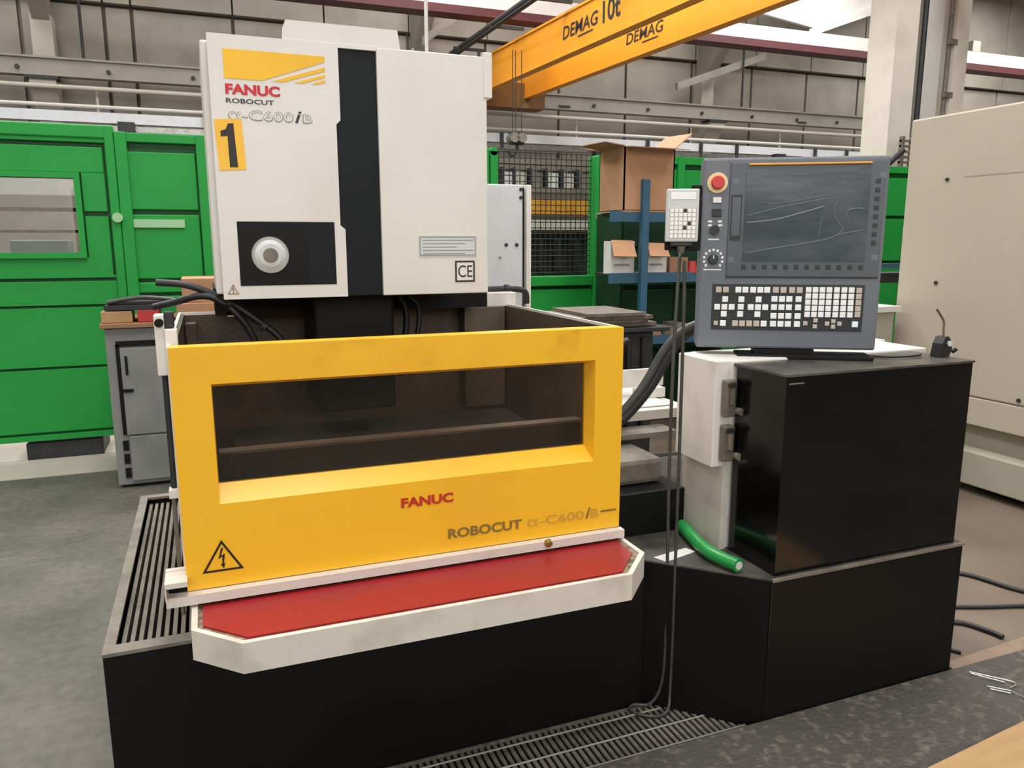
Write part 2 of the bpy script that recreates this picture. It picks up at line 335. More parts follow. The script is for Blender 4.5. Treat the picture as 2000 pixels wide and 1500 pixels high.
for g, gx, ya, yb, za, zb in ((g1, 6.49, 13.95, 12.7, 5.29, 5.52), (g2, 7.74, 13.8, 12.62, 5.27, 5.47)):
    m = MB(); m.text('DEMAG', (gx-.065*(ya-14), ya, za), gd, ya-yb, zb-za, bold=.012, shear=.1, depth=.006)
    yc = ya-(ya-yb)*.45; m.text('-', (gx-.065*(yc-14), yc, za-.07), gd, (ya-yb)*.42, .025, depth=.006); m.build('lettering', 'ink_dark', g)
MB().text('10t', (6.49-.065*(12.55-14), 12.55, 5.25), gd, .55, .36, bold=.02, depth=.006).build('capacity_mark', 'ink_dark', g1)
t = thing('hook_block', 'dark crane hook block hanging on chains above the wire mesh', 'hook', (5.6, 14, 3.3))
for x in (5.5, 5.56, 5.68): MB().cyl((x, 14, 3.6), (x, 14, 5.05), .008, seg=6).build('chain', 'dark', t)
box('block_body', 'dark', t, 5.44, 5.72, 13.93, 14.07, 3.38, 3.62, bev=.02); MB().tube([(5.58, 14, 3.4), (5.58, 14, 3.28), (5.48, 14, 3.18), (5.4, 14, 3.28)], .03).build('hook', 'dark', t)
for x in (5.5, 5.66): MB().cyl((x, 13.88, 3.5), (x, 14.12, 3.5), .09, seg=14).build('sheave', 'metal', t)
# ================================================================== GREEN SCREENS
GY = 6.5
def panel_rows(root, x0, x1, zs, gap=.03):
    for a, b in zip(zs[:-1], zs[1:]):
        MB().box(x0, x1, GY-.035, GY, a+gap/2, b-gap/2, bev=.008).build('panel', 'green', root)
t = thing('green_screen', 'large green sheet-metal machine guard with a glazed window, leftmost', 'screen', (-1.8, 6.5, 0))
z0, z1 = .17, 2.42
MB().box(-4, -2.55, GY, GY+.05, z0, z1).box(-2.55, -.84, GY, GY+.05, z0, 1.52).box(-2.55, -.84, GY, GY+.05, 2.05, z1).box(-.84, -.56, GY, GY+.05, z0, z1).build('back_sheet', 'darkgreen', t)
box('top_rail', 'green', t, -4, -.56, GY-.06, GY+.06, 2.33, 2.42, bev=.01)
box('top_bead', 'green', t, -4, -.62, GY-.045, GY, 2.3, 2.335, bev=.006)
MB().box(-4, -2.6, GY-.035, GY, 1.35, 2.27, bev=.006).build('panel', 'green', t)
MB().box(-2.6, -.64, GY-.035, GY, 2.09, 2.27, bev=.006).build('panel', 'green', t)
MB().box(-.79, -.64, GY-.035, GY, 1.82, 2.09).build('panel', 'green', t)
MB().box(-.79, -.64, GY-.035, GY, 1.35, 1.785).build('panel', 'green', t)
MB().box(-2.6, -.79, GY-.035, GY, 1.35, 1.49).build('panel', 'green', t)
wn = MB().rectring(-2.6, -.80, 1.485, 2.09, .04, GY-.06, GY+.06).build('window_frame', 'green', t)
box('window_pane', 'clear', wn, -2.56, -.84, GY, GY+.008, 1.525, 2.05)
panel_rows(t, -4, -.62, [1.145, 1.335]); panel_rows(t, -4, -.62, [.695, 1.145]); panel_rows(t, -4, -.62, [.19, .695])
for z in (1.345, 1.15, .70): box('horizontal_bead', 'green', t, -4, -.62, GY-.045, GY-.03, z-.002, z+.016)
box('vertical_post', 'green', t, -.62, -.558, GY-.064, GY+.05, z0, 2.42, bev=.008)
box('bottom_rail', 'green', t, -4, -.56, GY-.05, GY+.05, .15, .19)
t2 = thing('support_foot', 'dark stained machine foot beneath the leftmost green screen', 'foot', (-1.08, 6.6, 0))
MB().box(-1.33, -.82, 6.48, 6.9, 0, .13, bev=.01).build('foot_block', 'dark', t2); MB().box(-1.3, -.85, 6.5, 6.88, .1305, .152).build('top_plate', 'tankdark', t2)
t = thing('green_screen', 'narrow green panel screen with pale name plate between window screen and white head', 'screen', (0, 6.5, 0))
box('back_sheet', 'darkgreen', t, -.5, 2.32, GY, GY+.05, .17, 2.36)
for x in (-.505, .04, .9, 1.6, 2.285): box('vertical_post', 'green', t, x-.05, x+.03, GY-.064, GY+.053, .15, 2.383, bev=.006)
for xa, xb in ((-.49, -.02), (.08, .84), (.94, 1.54), (1.64, 2.24)):
    panel_rows(t, xa, xb, [1.835, 2.25], .0); panel_rows(t, xa, xb, [1.325, 1.80], 0); panel_rows(t, xa, xb, [.75, 1.195], 0); panel_rows(t, xa, xb, [.19, .70], 0); panel_rows(t, xa, xb, [1.22, 1.30], 0)
box('top_rail', 'green', t, -.555, 2.32, GY-.05, GY+.05, 2.315, 2.38, bev=.006)
box('name_plate', 'plate', t, -.51, -.125, GY-.05, GY-.037, 1.705, 1.765, label='blank pale green name plate')
MB().cyl((-.575, GY-.09, 1.775), (-.575, GY-.05, 1.775), .035).build('lock_button', 'plate', t, label='round pale lock button')
# middle: mesh cage
t = thing('mesh_guard', 'green framed guard with wire mesh window right of the white head', 'guard', (2.9, 6.5, 0))
MB().box(2.33, 2.40, GY-.05, GY+.05, .2, 2.36).cyl((2.365, GY-.05, 2.36), (2.365, GY+.05, 2.36), .035).build('left_post', 'green', t)
box('right_post', 'green', t, 3.33, 3.57, GY-.08, GY+.08, .2, 2.36, bev=.012)
box('post_channel', 'green', t, 3.4, 3.48, GY-.1, GY-.08, .2, 2.34, bev=.008)
MB().cyl((3.36, GY-.12, 1.82), (3.36, GY-.08, 1.82), .03).build('lock_button', 'plate', t)
box('sill_rail', 'green', t, 2.40, 3.33, GY-.06, GY+.05, 1.2, 1.29, bev=.008)
MB().box(2.40, 3.33, GY-.035, GY+.03, .6, 1.17, bev=.008).build('panel', 'green', t); MB().box(2.40, 3.33, GY-.035, GY+.03, .2, .58, bev=.008).build('panel', 'green', t)
box('lower_back_sheet', 'darkgreen', t, 2.40, 3.33, GY+.03, GY+.05, .2, 1.2)
wv = MB().cyl((0, GY+.02, 1.29), (0, GY+.02, 2.38), .0045, seg=5).build('wire', 'dark', t, local=True)
wv.location = (2.43-2.9, -6.5, 0)
for k in range(1, 19): inst(wv, t, (2.43+k*.05-2.9, -6.5, 0))
wh = MB().cyl((2.40, GY+.014, 0), (3.33, GY+.014, 0), .0045, seg=5).build('wire', 'dark', t, local=True)
wh.location = (-2.9, -6.5, 1.32)
for k in range(1, 22): inst(wh, t, (-2.9, -6.5, 1.32+k*.05))
# rack behind mesh
t = thing('component_rack', 'rack of pale boxes with an amber rail behind the wire mesh', 'rack', (3.5, 7.9, 0))
box('dark_back_panel', 'concrete2', t, 2.6, 4.4, 8.1, 8.15, 0, 2.5)
for z, m, h in ((1.88, 'amber', .15), (1.72, 'pilaster', .1), (2.1, 'rim', .05), (2.38, 'rim', .04)): box('shelf_rail', m, t, 2.6, 4.4, 7.55, 7.7, z, z+h)
for x in (2.85, 2.98, 3.16, 3.34, 3.52, 3.7, 3.88, 4.06, 4.24): box('divider', 'dark', t, x, x+.02, 7.55, 7.8, 2.15, 2.34)
for k, x in enumerate((2.88, 3.02, 3.2, 3.38, 3.56, 3.74, 3.92)): box('carton', ('cardw', 'pilaster', 'rim')[k % 3], t, x, x+.12, 7.6, 7.75, 2.152, 2.3)
box('lower_housing', 'dark', t, 2.6, 4.4, 7.75, 8.05, 0, 1.7)
for x in (3.3, 3.5, 3.72): box('divider', 'tankdark', t, x, x+.03, 7.6, 7.74, 1.3, 1.62)
# right green screen
t = thing('green_screen', 'green panel screen behind the blue shelving and control panel', 'screen', (5.4, 6.5, 0))
box('back_sheet', 'darkgreen', t, 3.58, 8.3, GY, GY+.05, .2, 2.36)
box('top_rail', 'green', t, 3.58, 8.3, GY-.05, GY+.05, 2.31, 2.38, bev=.006)
for xa, xb in ((3.6, 4.22), (4.27, 5.0), (5.05, 5.8), (5.85, 6.7), (6.76, 7.5), (7.55, 8.25)):
    box('vertical_post', 'green', t, xb-.01, xb+.06, GY-.062, GY+.04, .2, 2.384)
    panel_rows(t, xa, xb-.01, [1.865, 2.265], 0); panel_rows(t, xa, xb-.01, [1.385, 1.835], 0); panel_rows(t, xa, xb-.01, [1.2, 1.36], 0); panel_rows(t, xa, xb-.01, [.25, 1.17], 0)
# distant box seen through screen window
t = thing('grey_crate', 'grey box seen through the window of the leftmost green screen', 'box', (-1.5, 9.2, 1.0))
box('crate_body', 'greencase', t, -1.78, -1.28, 9, 9.4, .9, 1.62, bev=.01); box('crate_stand', 'railb', t, -1.72, -1.34, 9.05, 9.35, 0, .9)
o = MB().box(-3.2, -1.55, 12, 12.05, 2.0, 2.05).box(-3.2, -1.55, 12, 12.05, 1.72, 1.76).box(-3.2, -3.15, 12, 12.05, 0, 2.3).box(-1.6, -1.55, 12, 12.05, 0, 2.3).build('pipe_railing', 'rim')
tag(o, 'grey pipe railing seen through the window of the leftmost green screen', 'railing')
t = struct(box('trim_9', 'concrete', None, X0, 3.2, 14.5, 14.6, 0, 2.9))
# ================================================================== GREY TOOL CABINET
t = thing('tool_cabinet', 'grey steel tool cabinet with dark slots left of the yellow door', 'cabinet', (-.1, 5.8, 0))
box('body', 'greencase', t, -.63, .45, 5.5, 6.1, .02, 1.055, bev=.004)
box('worktop', 'carddk', t, -.65, .5, 5.46, 6.15, 1.06, 1.09, bev=.004)
dr = box('door', 'greencase', t, -.55, .2, 5.475, 5.498, .36, .93, bev=.004)
box('side_recess', 'black', t, -.575, -.552, 5.488, 5.499, .36, .955); box('top_recess', 'black', t, -.57, .2, 5.488, 5.499, .94, .975)
box('handle_slot', 'black', dr, -.525, -.51, 5.465, 5.474, .76, .88); box('latch_slot', 'black', dr, -.55, -.49, 5.465, 5.474, .645, .665)
box('lower_drawer', 'greencase', t, -.54, .2, 5.475, 5.498, .05, .35, bev=.004)
for z in (.255, .165, .07): box('vent_slot', 'black', t, -.582, -.548, 5.49, 5.4995, z, z+.065)
o = MB().box(-.64, -.46, 5.5, 5.7, 1.092, 1.165, bev=.004).build('cardboard_box', 'wood'); tag(o, 'small tan carton at left edge of grey cabinet top', 'box')
o = MB().box(-.43, -.3, 5.5, 5.7, 1.092, 1.17, bev=.004).build('red_case', 'redcrate'); tag(o, 'small red case on the grey cabinet top beside the tan carton', 'case')
t = thing('flat_tool_pile', 'dark flat tools piled on the tan carton and red case', 'tools', (-.4, 5.65, 1.175))
MB().box(-.62, -.28, 5.5, 5.85, 1.172, 1.2).build('tool_plate', 'dark', t); MB().box(-.6, -.2, 5.55, 5.8, 1.201, 1.225, bev=.005).build('tool_plate', 'tankdark', t); MB().tube([(-.6, 5.52, 1.22), (-.4, 5.5, 1.25), (-.2, 5.5, 1.23)], .014).build('tool_handle', 'hose', t)
o = MB().box(-.2, .4, 5.55, 6.05, 1.092, 1.2, bev=.004).build('cardboard_box', 'card'); tag(o, 'low flat cardboard box on the grey cabinet behind the hoses', 'box')
o = MB().box(-.16, .36, 5.6, 6.0, 1.202, 1.36, bev=.004).build('cardboard_box', 'card'); tag(o, 'upper cardboard box stacked behind the black hoses', 'box')
# ================================================================== BLUE SHELVING
t = thing('shelving_unit', 'blue steel shelving with cartons in front of the green screen', 'shelf', (3.4, 5.2, 0))
for x, y, zt in ((2.98, 5.0, 2.04), (4.1, 5.0, 1.9), (3.25, 5.46, 1.75), (4.5, 5.46, 1.75)): box('upright', 'blue', t, x, x+.055, y, y+.04, 0, zt)
for z in (1.77, 1.325, .86):
    box('shelf_board', 'dark', t, 2.86, 4.55, 5.063, 5.5, z+.015, z+.035); box('shelf_beam', 'blue', t, 2.74, 4.15, 5.042, 5.062, z-.03, z+.045)
M['shadegreen'] = mat('shaded_green_paint', (26, 58, 36), .6, 0, (22, 48, 30), 3, spec=.2)  # shade put into the green; the added block below stands for dim panels
t = thing('shaded_green_block', 'added dark green block painted as shaded panels behind the blue shelving', 'cabinet', (3.8, 6.1, 0))
box('body_block', 'shadegreen', t, 3.32, 4.4, 5.92, 6.36, .0, 1.84)
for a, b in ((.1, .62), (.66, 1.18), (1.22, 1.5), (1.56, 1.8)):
    for xa, xb in ((3.34, 3.84), (3.88, 4.38)): box('shaded_panel', 'shadegreen', t, xa, xb, 5.895, 5.918, a, b, bev=.004)
t = thing('open_cardboard_box', 'tall open cardboard box with spread flaps on top blue shelf', 'box', (3.05, 5.2, 1.83))
MB().box(2.84, 3.26, 5.04, 5.05, 1.82, 2.27).box(2.84, 2.85, 5.04, 5.42, 1.82, 2.27).box(3.25, 3.26, 5.04, 5.42, 1.82, 2.27).box(2.84, 3.26, 5.41, 5.42, 1.82, 2.27).box(2.84, 3.26, 5.04, 5.42, 1.81, 1.825).build('box_body', 'card', t)
def flap(pts, th=.006):
    p = [Vector(q) for q in pts]; n = (p[1]-p[0]).cross(p[2]-p[0]).normalized()*th
    return MB().add(p+[q+n for q in p], [(0, 1, 2, 3), (7, 6, 5, 4), (0, 4, 5, 1), (1, 5, 6, 2), (2, 6, 7, 3), (3, 7, 4, 0)])
flap([(2.84, 5.04, 2.27), (2.84, 5.42, 2.27), (2.68, 5.42, 2.3), (2.68, 5.04, 2.29)]).build('flap', 'card', t); flap([(3.26, 5.04, 2.27), (3.26, 5.42, 2.27), (3.42, 5.42, 2.40), (3.40, 5.04, 2.38)]).build('flap', 'card', t)
flap([(2.84, 5.05, 2.27), (3.26, 5.05, 2.27), (3.28, 4.88, 2.245), (2.80, 4.88, 2.25)]).build('flap', 'carddk', t); flap([(2.84, 5.42, 2.27), (3.26, 5.42, 2.27), (3.3, 5.6, 2.3), (2.8, 5.6, 2.3)]).build('flap', 'carddk', t)
for k, (x, wd, lab) in enumerate(((2.76, .2, 'white carton with open brown flap at left end of the middle blue shelf'), (3.06, .18, 'white carton with brown flap behind the handset on blue shelf'))):
    t = thing('carton', lab, 'box', (x+.1, 5.2, 1.36)); box('carton_body', 'cardw', t, x, x+wd, 5.07, 5.18, 1.362, 1.60-.02*k, bev=.003)
    flap([(x, 5.065, 1.61-.02*k), (x+wd*.9, 5.065, 1.605-.02*k), (x+wd*.84, 4.98, 1.49), (x-.02, 4.98, 1.495)]).build('flap', 'card', t)
    box('printed_mark', 'ink_grey', t, x+.03, x+wd-.04, 5.0685, 5.0695, 1.42, 1.436)
o = MB().box(3.26, 3.42, 5.06, 5.25, 1.362, 1.48).build('cardboard_box', 'carddk'); tag(o, 'brown box on middle blue shelf under the handset', 'box')
o = MB().cyl((3.47, 5.08, 1.362), (3.47, 5.08, 1.45), .045, .03).build('red_can', 'redcrate'); tag(o, 'small red can at right end of the middle blue shelf', 'can')
for k, x in enumerate((3.1, 3.22, 3.33)):
    o = MB().box(x, x+.09, 5.04, 5.24, .896, .94+.02*k).build('oily_part', ('carddk', 'rib', 'rim')[k]); tag(o, ['brown stained part on the lower blue shelf', 'grimy metal part in the middle of the lower blue shelf', 'pale metal part at the right of the lower blue shelf'][k], 'part')
# dark bench and stacked plates
t = thing('parts_bench', 'black steel parts bench behind the yellow door', 'bench', (2.2, 4.0, 0))
box('bench_body', 'dark', t, 1.95, 2.42, 3.9, 4.4, 0, 1.08, bev=.01); box('bench_top', 'dark', t, 1.85, 2.5, 3.85, 4.5, 1.085, 1.11, bev=.004)
for k in range(4): MB().cyl((2.05+.1*k, 3.896, .5), (2.05+.1*k, 3.896, 1.05), .02, seg=8).build('black_hose', 'rubber', t)
for k, (a, b, z, h, m) in enumerate(((1.9, 2.45, 1.113, .022, 'rib'), (1.95, 2.38, 1.137, .02, 'rim'), (1.92, 2.4, 1.159, .02, 'rib'), (1.97, 2.34, 1.181, .018, 'rib'))):
    o = MB().box(a, b, 3.92-.02*k, 4.35, z, z+h).build('metal_plate', m); tag(o, ['lowest dusty plate of the stack on the black bench', 'second dusty plate from the bottom on the black bench', 'third dusty plate of the stack on the black bench', 'topmost dusty plate of the stack on the black bench'][k], 'plate', 'plates stacked on the bench')
# objects right of the control panel
t = thing('beige_cabinet', 'pale beige cabinet between the control panel and the beige machine', 'cabinet', (4.1, 3.9, 0))
box('body_block', 'olive', t, 3.75, 4.4, 4.0, 4.6, 0, 1.12, bev=.01); box('cabinet_top', 'whitebeam', t, 3.72, 4.43, 3.97, 4.63, 1.122, 1.16)
o = MB().cyl((4.08, 4.2, 1.162), (4.08, 4.2, 1.24), .09, .06).build('amber_bowl', 'amber'); tag(o, 'amber pot on the pale cabinet right of the control panel', 'pot')
t = thing('blue_rack', 'blue rack beam with small parts seen right of the control panel', 'rack', (4.6, 4.9, 0))
box('rack_beam', 'blue', t, 4.2, 5.6, 4.8, 4.84, 1.38, 1.42); box('rack_shelf', 'dark', t, 4.2, 5.6, 4.84, 5.1, 1.26, 1.34); 
for x in (4.25, 5.5): box('rack_post', 'blue', t, x, x+.05, 4.85, 4.9, 0, 1.5)
# ================================================================== BEIGE MACHINE RIGHT
t = thing('machining_centre', 'large beige machine tool housing at the right edge', 'machine', (5.6, 2.2, 0))
box('upper_housing', 'beige', t, 4.5, 6.8, .4, 4.09, .62, 2.4, bev=.012); box('lower_cover', 'beige', t, 4.5, 6.8, .4, 3.75, .44, .617, bev=.006)
MB().box(4.6, 6.7, .5, 3.9, .28, .45).build('recessed_skirt', 'olive', t); box('base_casting', 'olive', t, 4.46, 6.8, .4, 3.6, .06, .28, bev=.01); box('shadow_gap_block', 'black', t, 4.6, 6.6, .6, 3.4, 0, .06)  # the black block under the casting is its shadow gap, painted dark
box('panel_seam', 'olive', t, 4.4985, 4.501, .4, 3.65, 1.995, 2.003)
for y, z in ((3.77, 1.99), (3.78, 1.327), (3.13, .655)): MB().cyl((4.49, y, z), (4.502, y, z), .012, seg=10).build('screw', 'dark', t)
box('levelling_foot', 'rim', t, 4.5, 4.6, 3.5, 3.66, 0, .05)
# ================================================================== MACHINE
T = thing('wire_cutting_machine', 'white, yellow and black wire-cutting machine with grey control panel', 'machine', (1.1, 2.7, 0))
# base: right polygon + tank
base = MB().prism([(-.1, 2.135), (1.31, 2.135), (1.61, 1.845), (2.45, 1.845), (2.45, 3.2), (1.3, 3.45), (-.1, 3.45)], 0.0, .535).build('base_cabinet', 'black', T)
MB().prism([(1.2, 2.14), (1.312, 2.133), (1.612, 1.841), (2.454, 1.841), (2.45, 3.2), (1.2, 3.2)], .535, .5405).build('base_top_plate', 'topdirt', base, label='dusty dark top plate')
MB().prism([(1.61, 1.839), (2.452, 1.839), (2.452, 1.848), (1.61, 1.848)], .532, .542).build('edge_trim', 'rim', base, label='worn bright front edge')
for x, y in ((1.31, 2.135), (1.61, 1.845)): MB().cyl((x, y, 0), (x, y, .53), .004, seg=6).build('corner_seam', 'gloss', base)
# left trough
tr = MB().box(-.32, -.1, 2.12, 2.135, 0, .53).box(-.32, -.305, 2.1352, 3.4798, 0, .53).box(-.32, -.1, 3.48, 3.5, 0, .53).box(-.305, -.1, 2.135, 3.48, 0, .42).build('side_trough', 'black', T)
MB().box(-.1, 1.31, 2.12, 2.135, 0, .535).build('front_skirt', 'black', tr)
MB().box(-.322, -.293, 2.118, 3.5, .53, .54).box(-.293, 1.3, 2.118, 2.165, .53, .54).box(-.293, -.1, 3.46, 3.5, .53, .54).build('trough_rim', 'rim', tr, label='worn grey steel rim')
for k in range(9):
    x = -.286+k*.0215
    box('trough_rib', 'rib', tr, x, x+.0115, 2.17, 3.45, .45, .515)
# tray + red mat
po = [(-.095, 2.10), (-.095, 1.945), (.02, 1.83), (1.09, 1.83), (1.205, 1.955), (1.205, 2.10)]
pi = [(-.08, 2.10), (-.08, 1.952), (.026, 1.845), (1.084, 1.845), (1.19, 1.962), (1.19, 2.10)]
ty = MB().prism(po, .572, .642).ring(po, pi, .642, .652).build('front_tray', 'trayw', T, label='worn white chamfered front tray')
pr = [(-.068, 2.085), (-.068, 1.965), (.035, 1.862), (1.075, 1.862), (1.17, 1.97), (1.178, 2.085)]
MB().prism(pr, .642, .650).build('tray_mat', 'red', ty, label='red rubber mat lining the tray')
dirt = mat('tray_dirt', (150, 136, 112), .8, 0, (96, 84, 66), 40, .4, .6)
MB().ring([(a, b) for a, b in pi], pr, .6425, .6445).build('grimy_edge', dirt, ty)
# rail
rl = MB().box(-.155, 1.2, 2.072, 2.10, .660, .686).box(-.155, 1.2, 2.14, 2.16, .655, .735).box(-.155, -.1, 2.06, 2.15, .718, .732).box(-.155, -.152, 2.06, 2.15, .683, .72).build('door_rail', 'trayw', T, label='white rail under the yellow door')
box('slot_liner', 'black', rl, -.15, -.1, 2.11, 2.138, .684, .717)
MB().cyl((.93, 2.062, .678), (.93, 2.075, .684), .012, seg=10).build('screw', 'ink_olive', rl)
# front door
D = MB()
x0, x1, z0, z1 = -.103, 1.195, .688, 1.338; ox0, ox1, oz0, oz1 = -.008, 1.099, .918, 1.240; ix0, ix1, iz0, iz1 = -.006, 1.086, .961, 1.226
D.ring([(x0, z0), (x1, z0), (x1, z1), (x0, z1)], [(ox0, oz0), (ox1, oz0), (ox1, oz1), (ox0, oz1)], 2.10, 2.101, 'y')
ya, yb = 2.10, 2.148
o4 = [(ox0, ya, oz0), (ox1, ya, oz0), (ox1, ya, oz1), (ox0, ya, oz1)]; i4 = [(ix0, yb, iz0), (ix1, yb, iz0), (ix1, yb, iz1), (ix0, yb, iz1)]
D2 = MB()
fo = [(x0, ya, z0), (x1, ya, z0), (x1, ya, z1), (x0, ya, z1)]; bo = [(x0, yb+.01, z0), (x1, yb+.01, z0), (x1, yb+.01, z1), (x0, yb+.01, z1)]; bi = [(ix0, yb+.01, iz0), (ix1, yb+.01, iz0), (ix1, yb+.01, iz1), (ix0, yb+.01, iz1)]
vs = fo+o4+i4+bi+bo; fs = []
for k in range(4):
    j = (k+1) % 4
    for a, b in ((0, 4), (4, 8), (8, 12), (12, 16), (16, 0)): fs.append((a+k, a+j, b+j, b+k))
D2.add(vs, fs)
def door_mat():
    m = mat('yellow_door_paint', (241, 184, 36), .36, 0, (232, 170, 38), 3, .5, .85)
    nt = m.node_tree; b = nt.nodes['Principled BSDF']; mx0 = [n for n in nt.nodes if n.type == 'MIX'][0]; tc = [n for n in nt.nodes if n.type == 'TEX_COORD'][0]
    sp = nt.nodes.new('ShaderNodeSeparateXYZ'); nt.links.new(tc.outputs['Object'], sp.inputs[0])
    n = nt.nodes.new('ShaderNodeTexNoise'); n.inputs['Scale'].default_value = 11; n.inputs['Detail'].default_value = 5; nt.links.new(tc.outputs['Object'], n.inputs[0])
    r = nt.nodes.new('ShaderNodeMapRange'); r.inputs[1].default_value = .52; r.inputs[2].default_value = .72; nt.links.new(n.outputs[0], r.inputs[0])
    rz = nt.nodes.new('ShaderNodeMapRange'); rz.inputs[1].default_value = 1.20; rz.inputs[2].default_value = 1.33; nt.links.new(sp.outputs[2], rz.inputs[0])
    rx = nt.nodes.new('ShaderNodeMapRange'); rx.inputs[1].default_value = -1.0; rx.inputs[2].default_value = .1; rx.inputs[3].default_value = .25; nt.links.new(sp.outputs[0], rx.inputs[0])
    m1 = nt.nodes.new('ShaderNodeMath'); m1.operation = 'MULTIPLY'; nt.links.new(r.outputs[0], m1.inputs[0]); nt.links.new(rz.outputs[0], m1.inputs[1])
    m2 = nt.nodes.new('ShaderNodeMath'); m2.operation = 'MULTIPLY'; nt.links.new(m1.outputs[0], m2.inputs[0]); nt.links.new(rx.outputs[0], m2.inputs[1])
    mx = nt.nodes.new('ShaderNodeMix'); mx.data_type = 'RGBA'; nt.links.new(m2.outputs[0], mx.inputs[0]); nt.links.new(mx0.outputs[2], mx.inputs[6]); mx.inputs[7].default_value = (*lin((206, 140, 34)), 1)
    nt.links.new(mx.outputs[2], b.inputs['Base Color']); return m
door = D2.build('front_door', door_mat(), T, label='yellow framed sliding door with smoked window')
MB().box(ix0-.01, ix1+.01, yb+.002, yb+.009, iz0-.01, iz1+.01).build('window_pane', 'pane', door, label='smoked window pane')
Y = 2.0985
MB().text('FANUC', (.478, Y, .843), (1, 0, 0), .157, .03, bold=.045, depth=.0005).build('lettering', 'ink_redy', door)
MB().text('ROBOCUT', (.617, Y, .729), (1, 0, 0), .236, .031, bold=.03, depth=.0005).build('lettering', 'ink_olive', door)
MB().text('α-C600', (.872, Y, .731), (1, 0, 0), .195, .029, bold=.004, depth=.0005).text('B', (1.092, Y, .731), (1, 0, 0), .026, .029, bold=.004, depth=.0005).build('model_lettering', 'ink_pale', door)
MB().text('i', (1.072, Y, .731), (1, 0, 0), .018, .036, bold=.02, shear=.3, depth=.0006).text('-', (1.125, Y, .745), (1, 0, 0), .058, .006, depth=.0006).build('model_lettering', 'ink_olive', door)
def warn(parent, cx, zb, w, h, yy, mname):
    o = [(cx-w/2, zb), (cx+w/2, zb), (cx, zb+h)]; k = .14; c = (cx, zb+h/3)
    i = [(c[0]+(a-c[0])*(1-k*1.35), c[1]+(b-c[1])*(1-k*1.35)) for a, b in o]
    m = MB().ring(o, i, yy-.0006, yy, 'y'); s = h
    bolt = [(cx-.02*s, zb+.74*s), (cx-.12*s, zb+.40*s), (cx-.0*s, zb+.47*s), (cx-.02*s, zb+.22*s), (cx-.07*s, zb+.24*s), (cx+.02*s, zb+.08*s), (cx+.08*s, zb+.26*s), (cx+.03*s, zb+.23*s), (cx+.08*s, zb+.56*s), (cx-.04*s, zb+.49*s), (cx+.04*s, zb+.74*s)]
    m.prism(bolt, yy-.0006, yy, 'y'); return m.build('warning_sign', mname, parent, label='triangular high-voltage warning sign')
warn(door, -.011, .731, .105, .088, 2.0995, 'ink_brown')
# work tank
tk = MB().box(-.11, -.1, 2.16, 3.2, .69, 1.335).box(1.2, 1.21, 2.16, 3.2, .69, 1.335).box(-.11, 1.21, 3.2, 3.21, .69, 1.335).build('work_tank', 'white', T, label='white open work tank')
MB().box(-.0995, -.09, 2.165, 3.2, .69, 1.328).box(1.19, 1.1995, 2.165, 3.2, .69, 1.328).box(-.0995, 1.1995, 3.188, 3.1995, .69, 1.325).build('tank_liner', 'tankin', tk, label='brown stained steel liner')
MB().box(-.09, 1.19, 2.17, 3.188, .66, .70).build('tank_floor', 'tankdark', tk)
MB().box(.05, 1.1, 2.28, 2.9, .72, .93).box(.0, 1.15, 2.30, 2.36, .93, 1.0).build('work_table', 'tankdark', tk)
MB().box(.0, 1.15, 2.29, 2.34, 1.0, 1.008).build('table_edge', 'tankin', tk)
box('corner_post', 'tankin', tk, 1.0, 1.18, 3.1, 3.187, .9, 1.325); box('corner_post', 'tankin', tk, -.085, -.05, 3.1, 3.187, .9, 1.3)
# undercarriage between tank & trough
MB().box(-.1, 1.25, 2.2, 3.3, .5405, .69).build('tank_support', 'black', T)
MB().box(1.215, 1.6, 2.33, 3.1, .5405, .70).build('bed_block', 'black', T)
MB().box(1.215, 1.56, 2.42, 3.1, .70, .80, bev=.02).build('bed_casting', 'rim', T, label='grey cast bed beside the tank')
bt = MB().box(1.22, 1.9, 2.75, 3.4, .86, .90).build('side_table', 'trayw', T, label='pale cluttered table beside the tank')
MB().box(1.45, 1.75, 2.62, 2.74, .82, .84).build('table_lip', 'rim', bt); box('loose_sheet', 'cardw', bt, 1.55, 1.85, 2.8, 3.05, .902, .906); box('valve_block', 'dark', bt, 1.3, 1.5, 3.1, 3.3, .902, 1.02)
box('small_bracket', 'white', bt, 1.76, 1.9, 2.95, 3.0, .907, .95); box('pale_cap', 'trayw', bt, 1.6, 1.68, 3.2, 3.26, .95, .99)
MB().tube([(1.25, 2.7, 1.1), (1.4, 2.72, 1.12), (1.55, 2.8, 1.02), (1.6, 3.0, .95)], .01).build('thin_hose', 'hose', T)
MB().tube([(1.22, 2.8, 1.0), (1.3, 2.7, 1.2), (1.35, 2.75, 1.0)], .008).build('thin_hose', 'hose', T)
box('white_frame_plate', 'white', bt, 1.70, 1.92, 3.0, 3.02, .95, 1.03)
for k, (a, b, c) in enumerate(((1.5, 3.0, .93), (1.62, 2.9, .93), (1.42, 2.85, .92))): MB().cyl((a, b, .902), (a, b, c+.05), .02+.006*k, seg=12).build('fitting', ('rib', 'dark', 'trayw')[k], bt)
MB().tube([(1.3, 3.3, 1.05), (1.5, 3.2, 1.12), (1.7, 3.25, 1.08), (1.9, 3.3, 1.12)], .018).build('looped_hose', 'rubber', bt)
MB().tube([(1.25, 3.0, .98), (1.45, 2.9, 1.06), (1.62, 3.0, 1.0), (1.8, 3.1, .95)], .014).build('looped_hose', 'hose', bt)
MB().box(1.22, 1.6, 3.42, 3.8, .0, 1.02).build('pump_block', 'dark', bt)
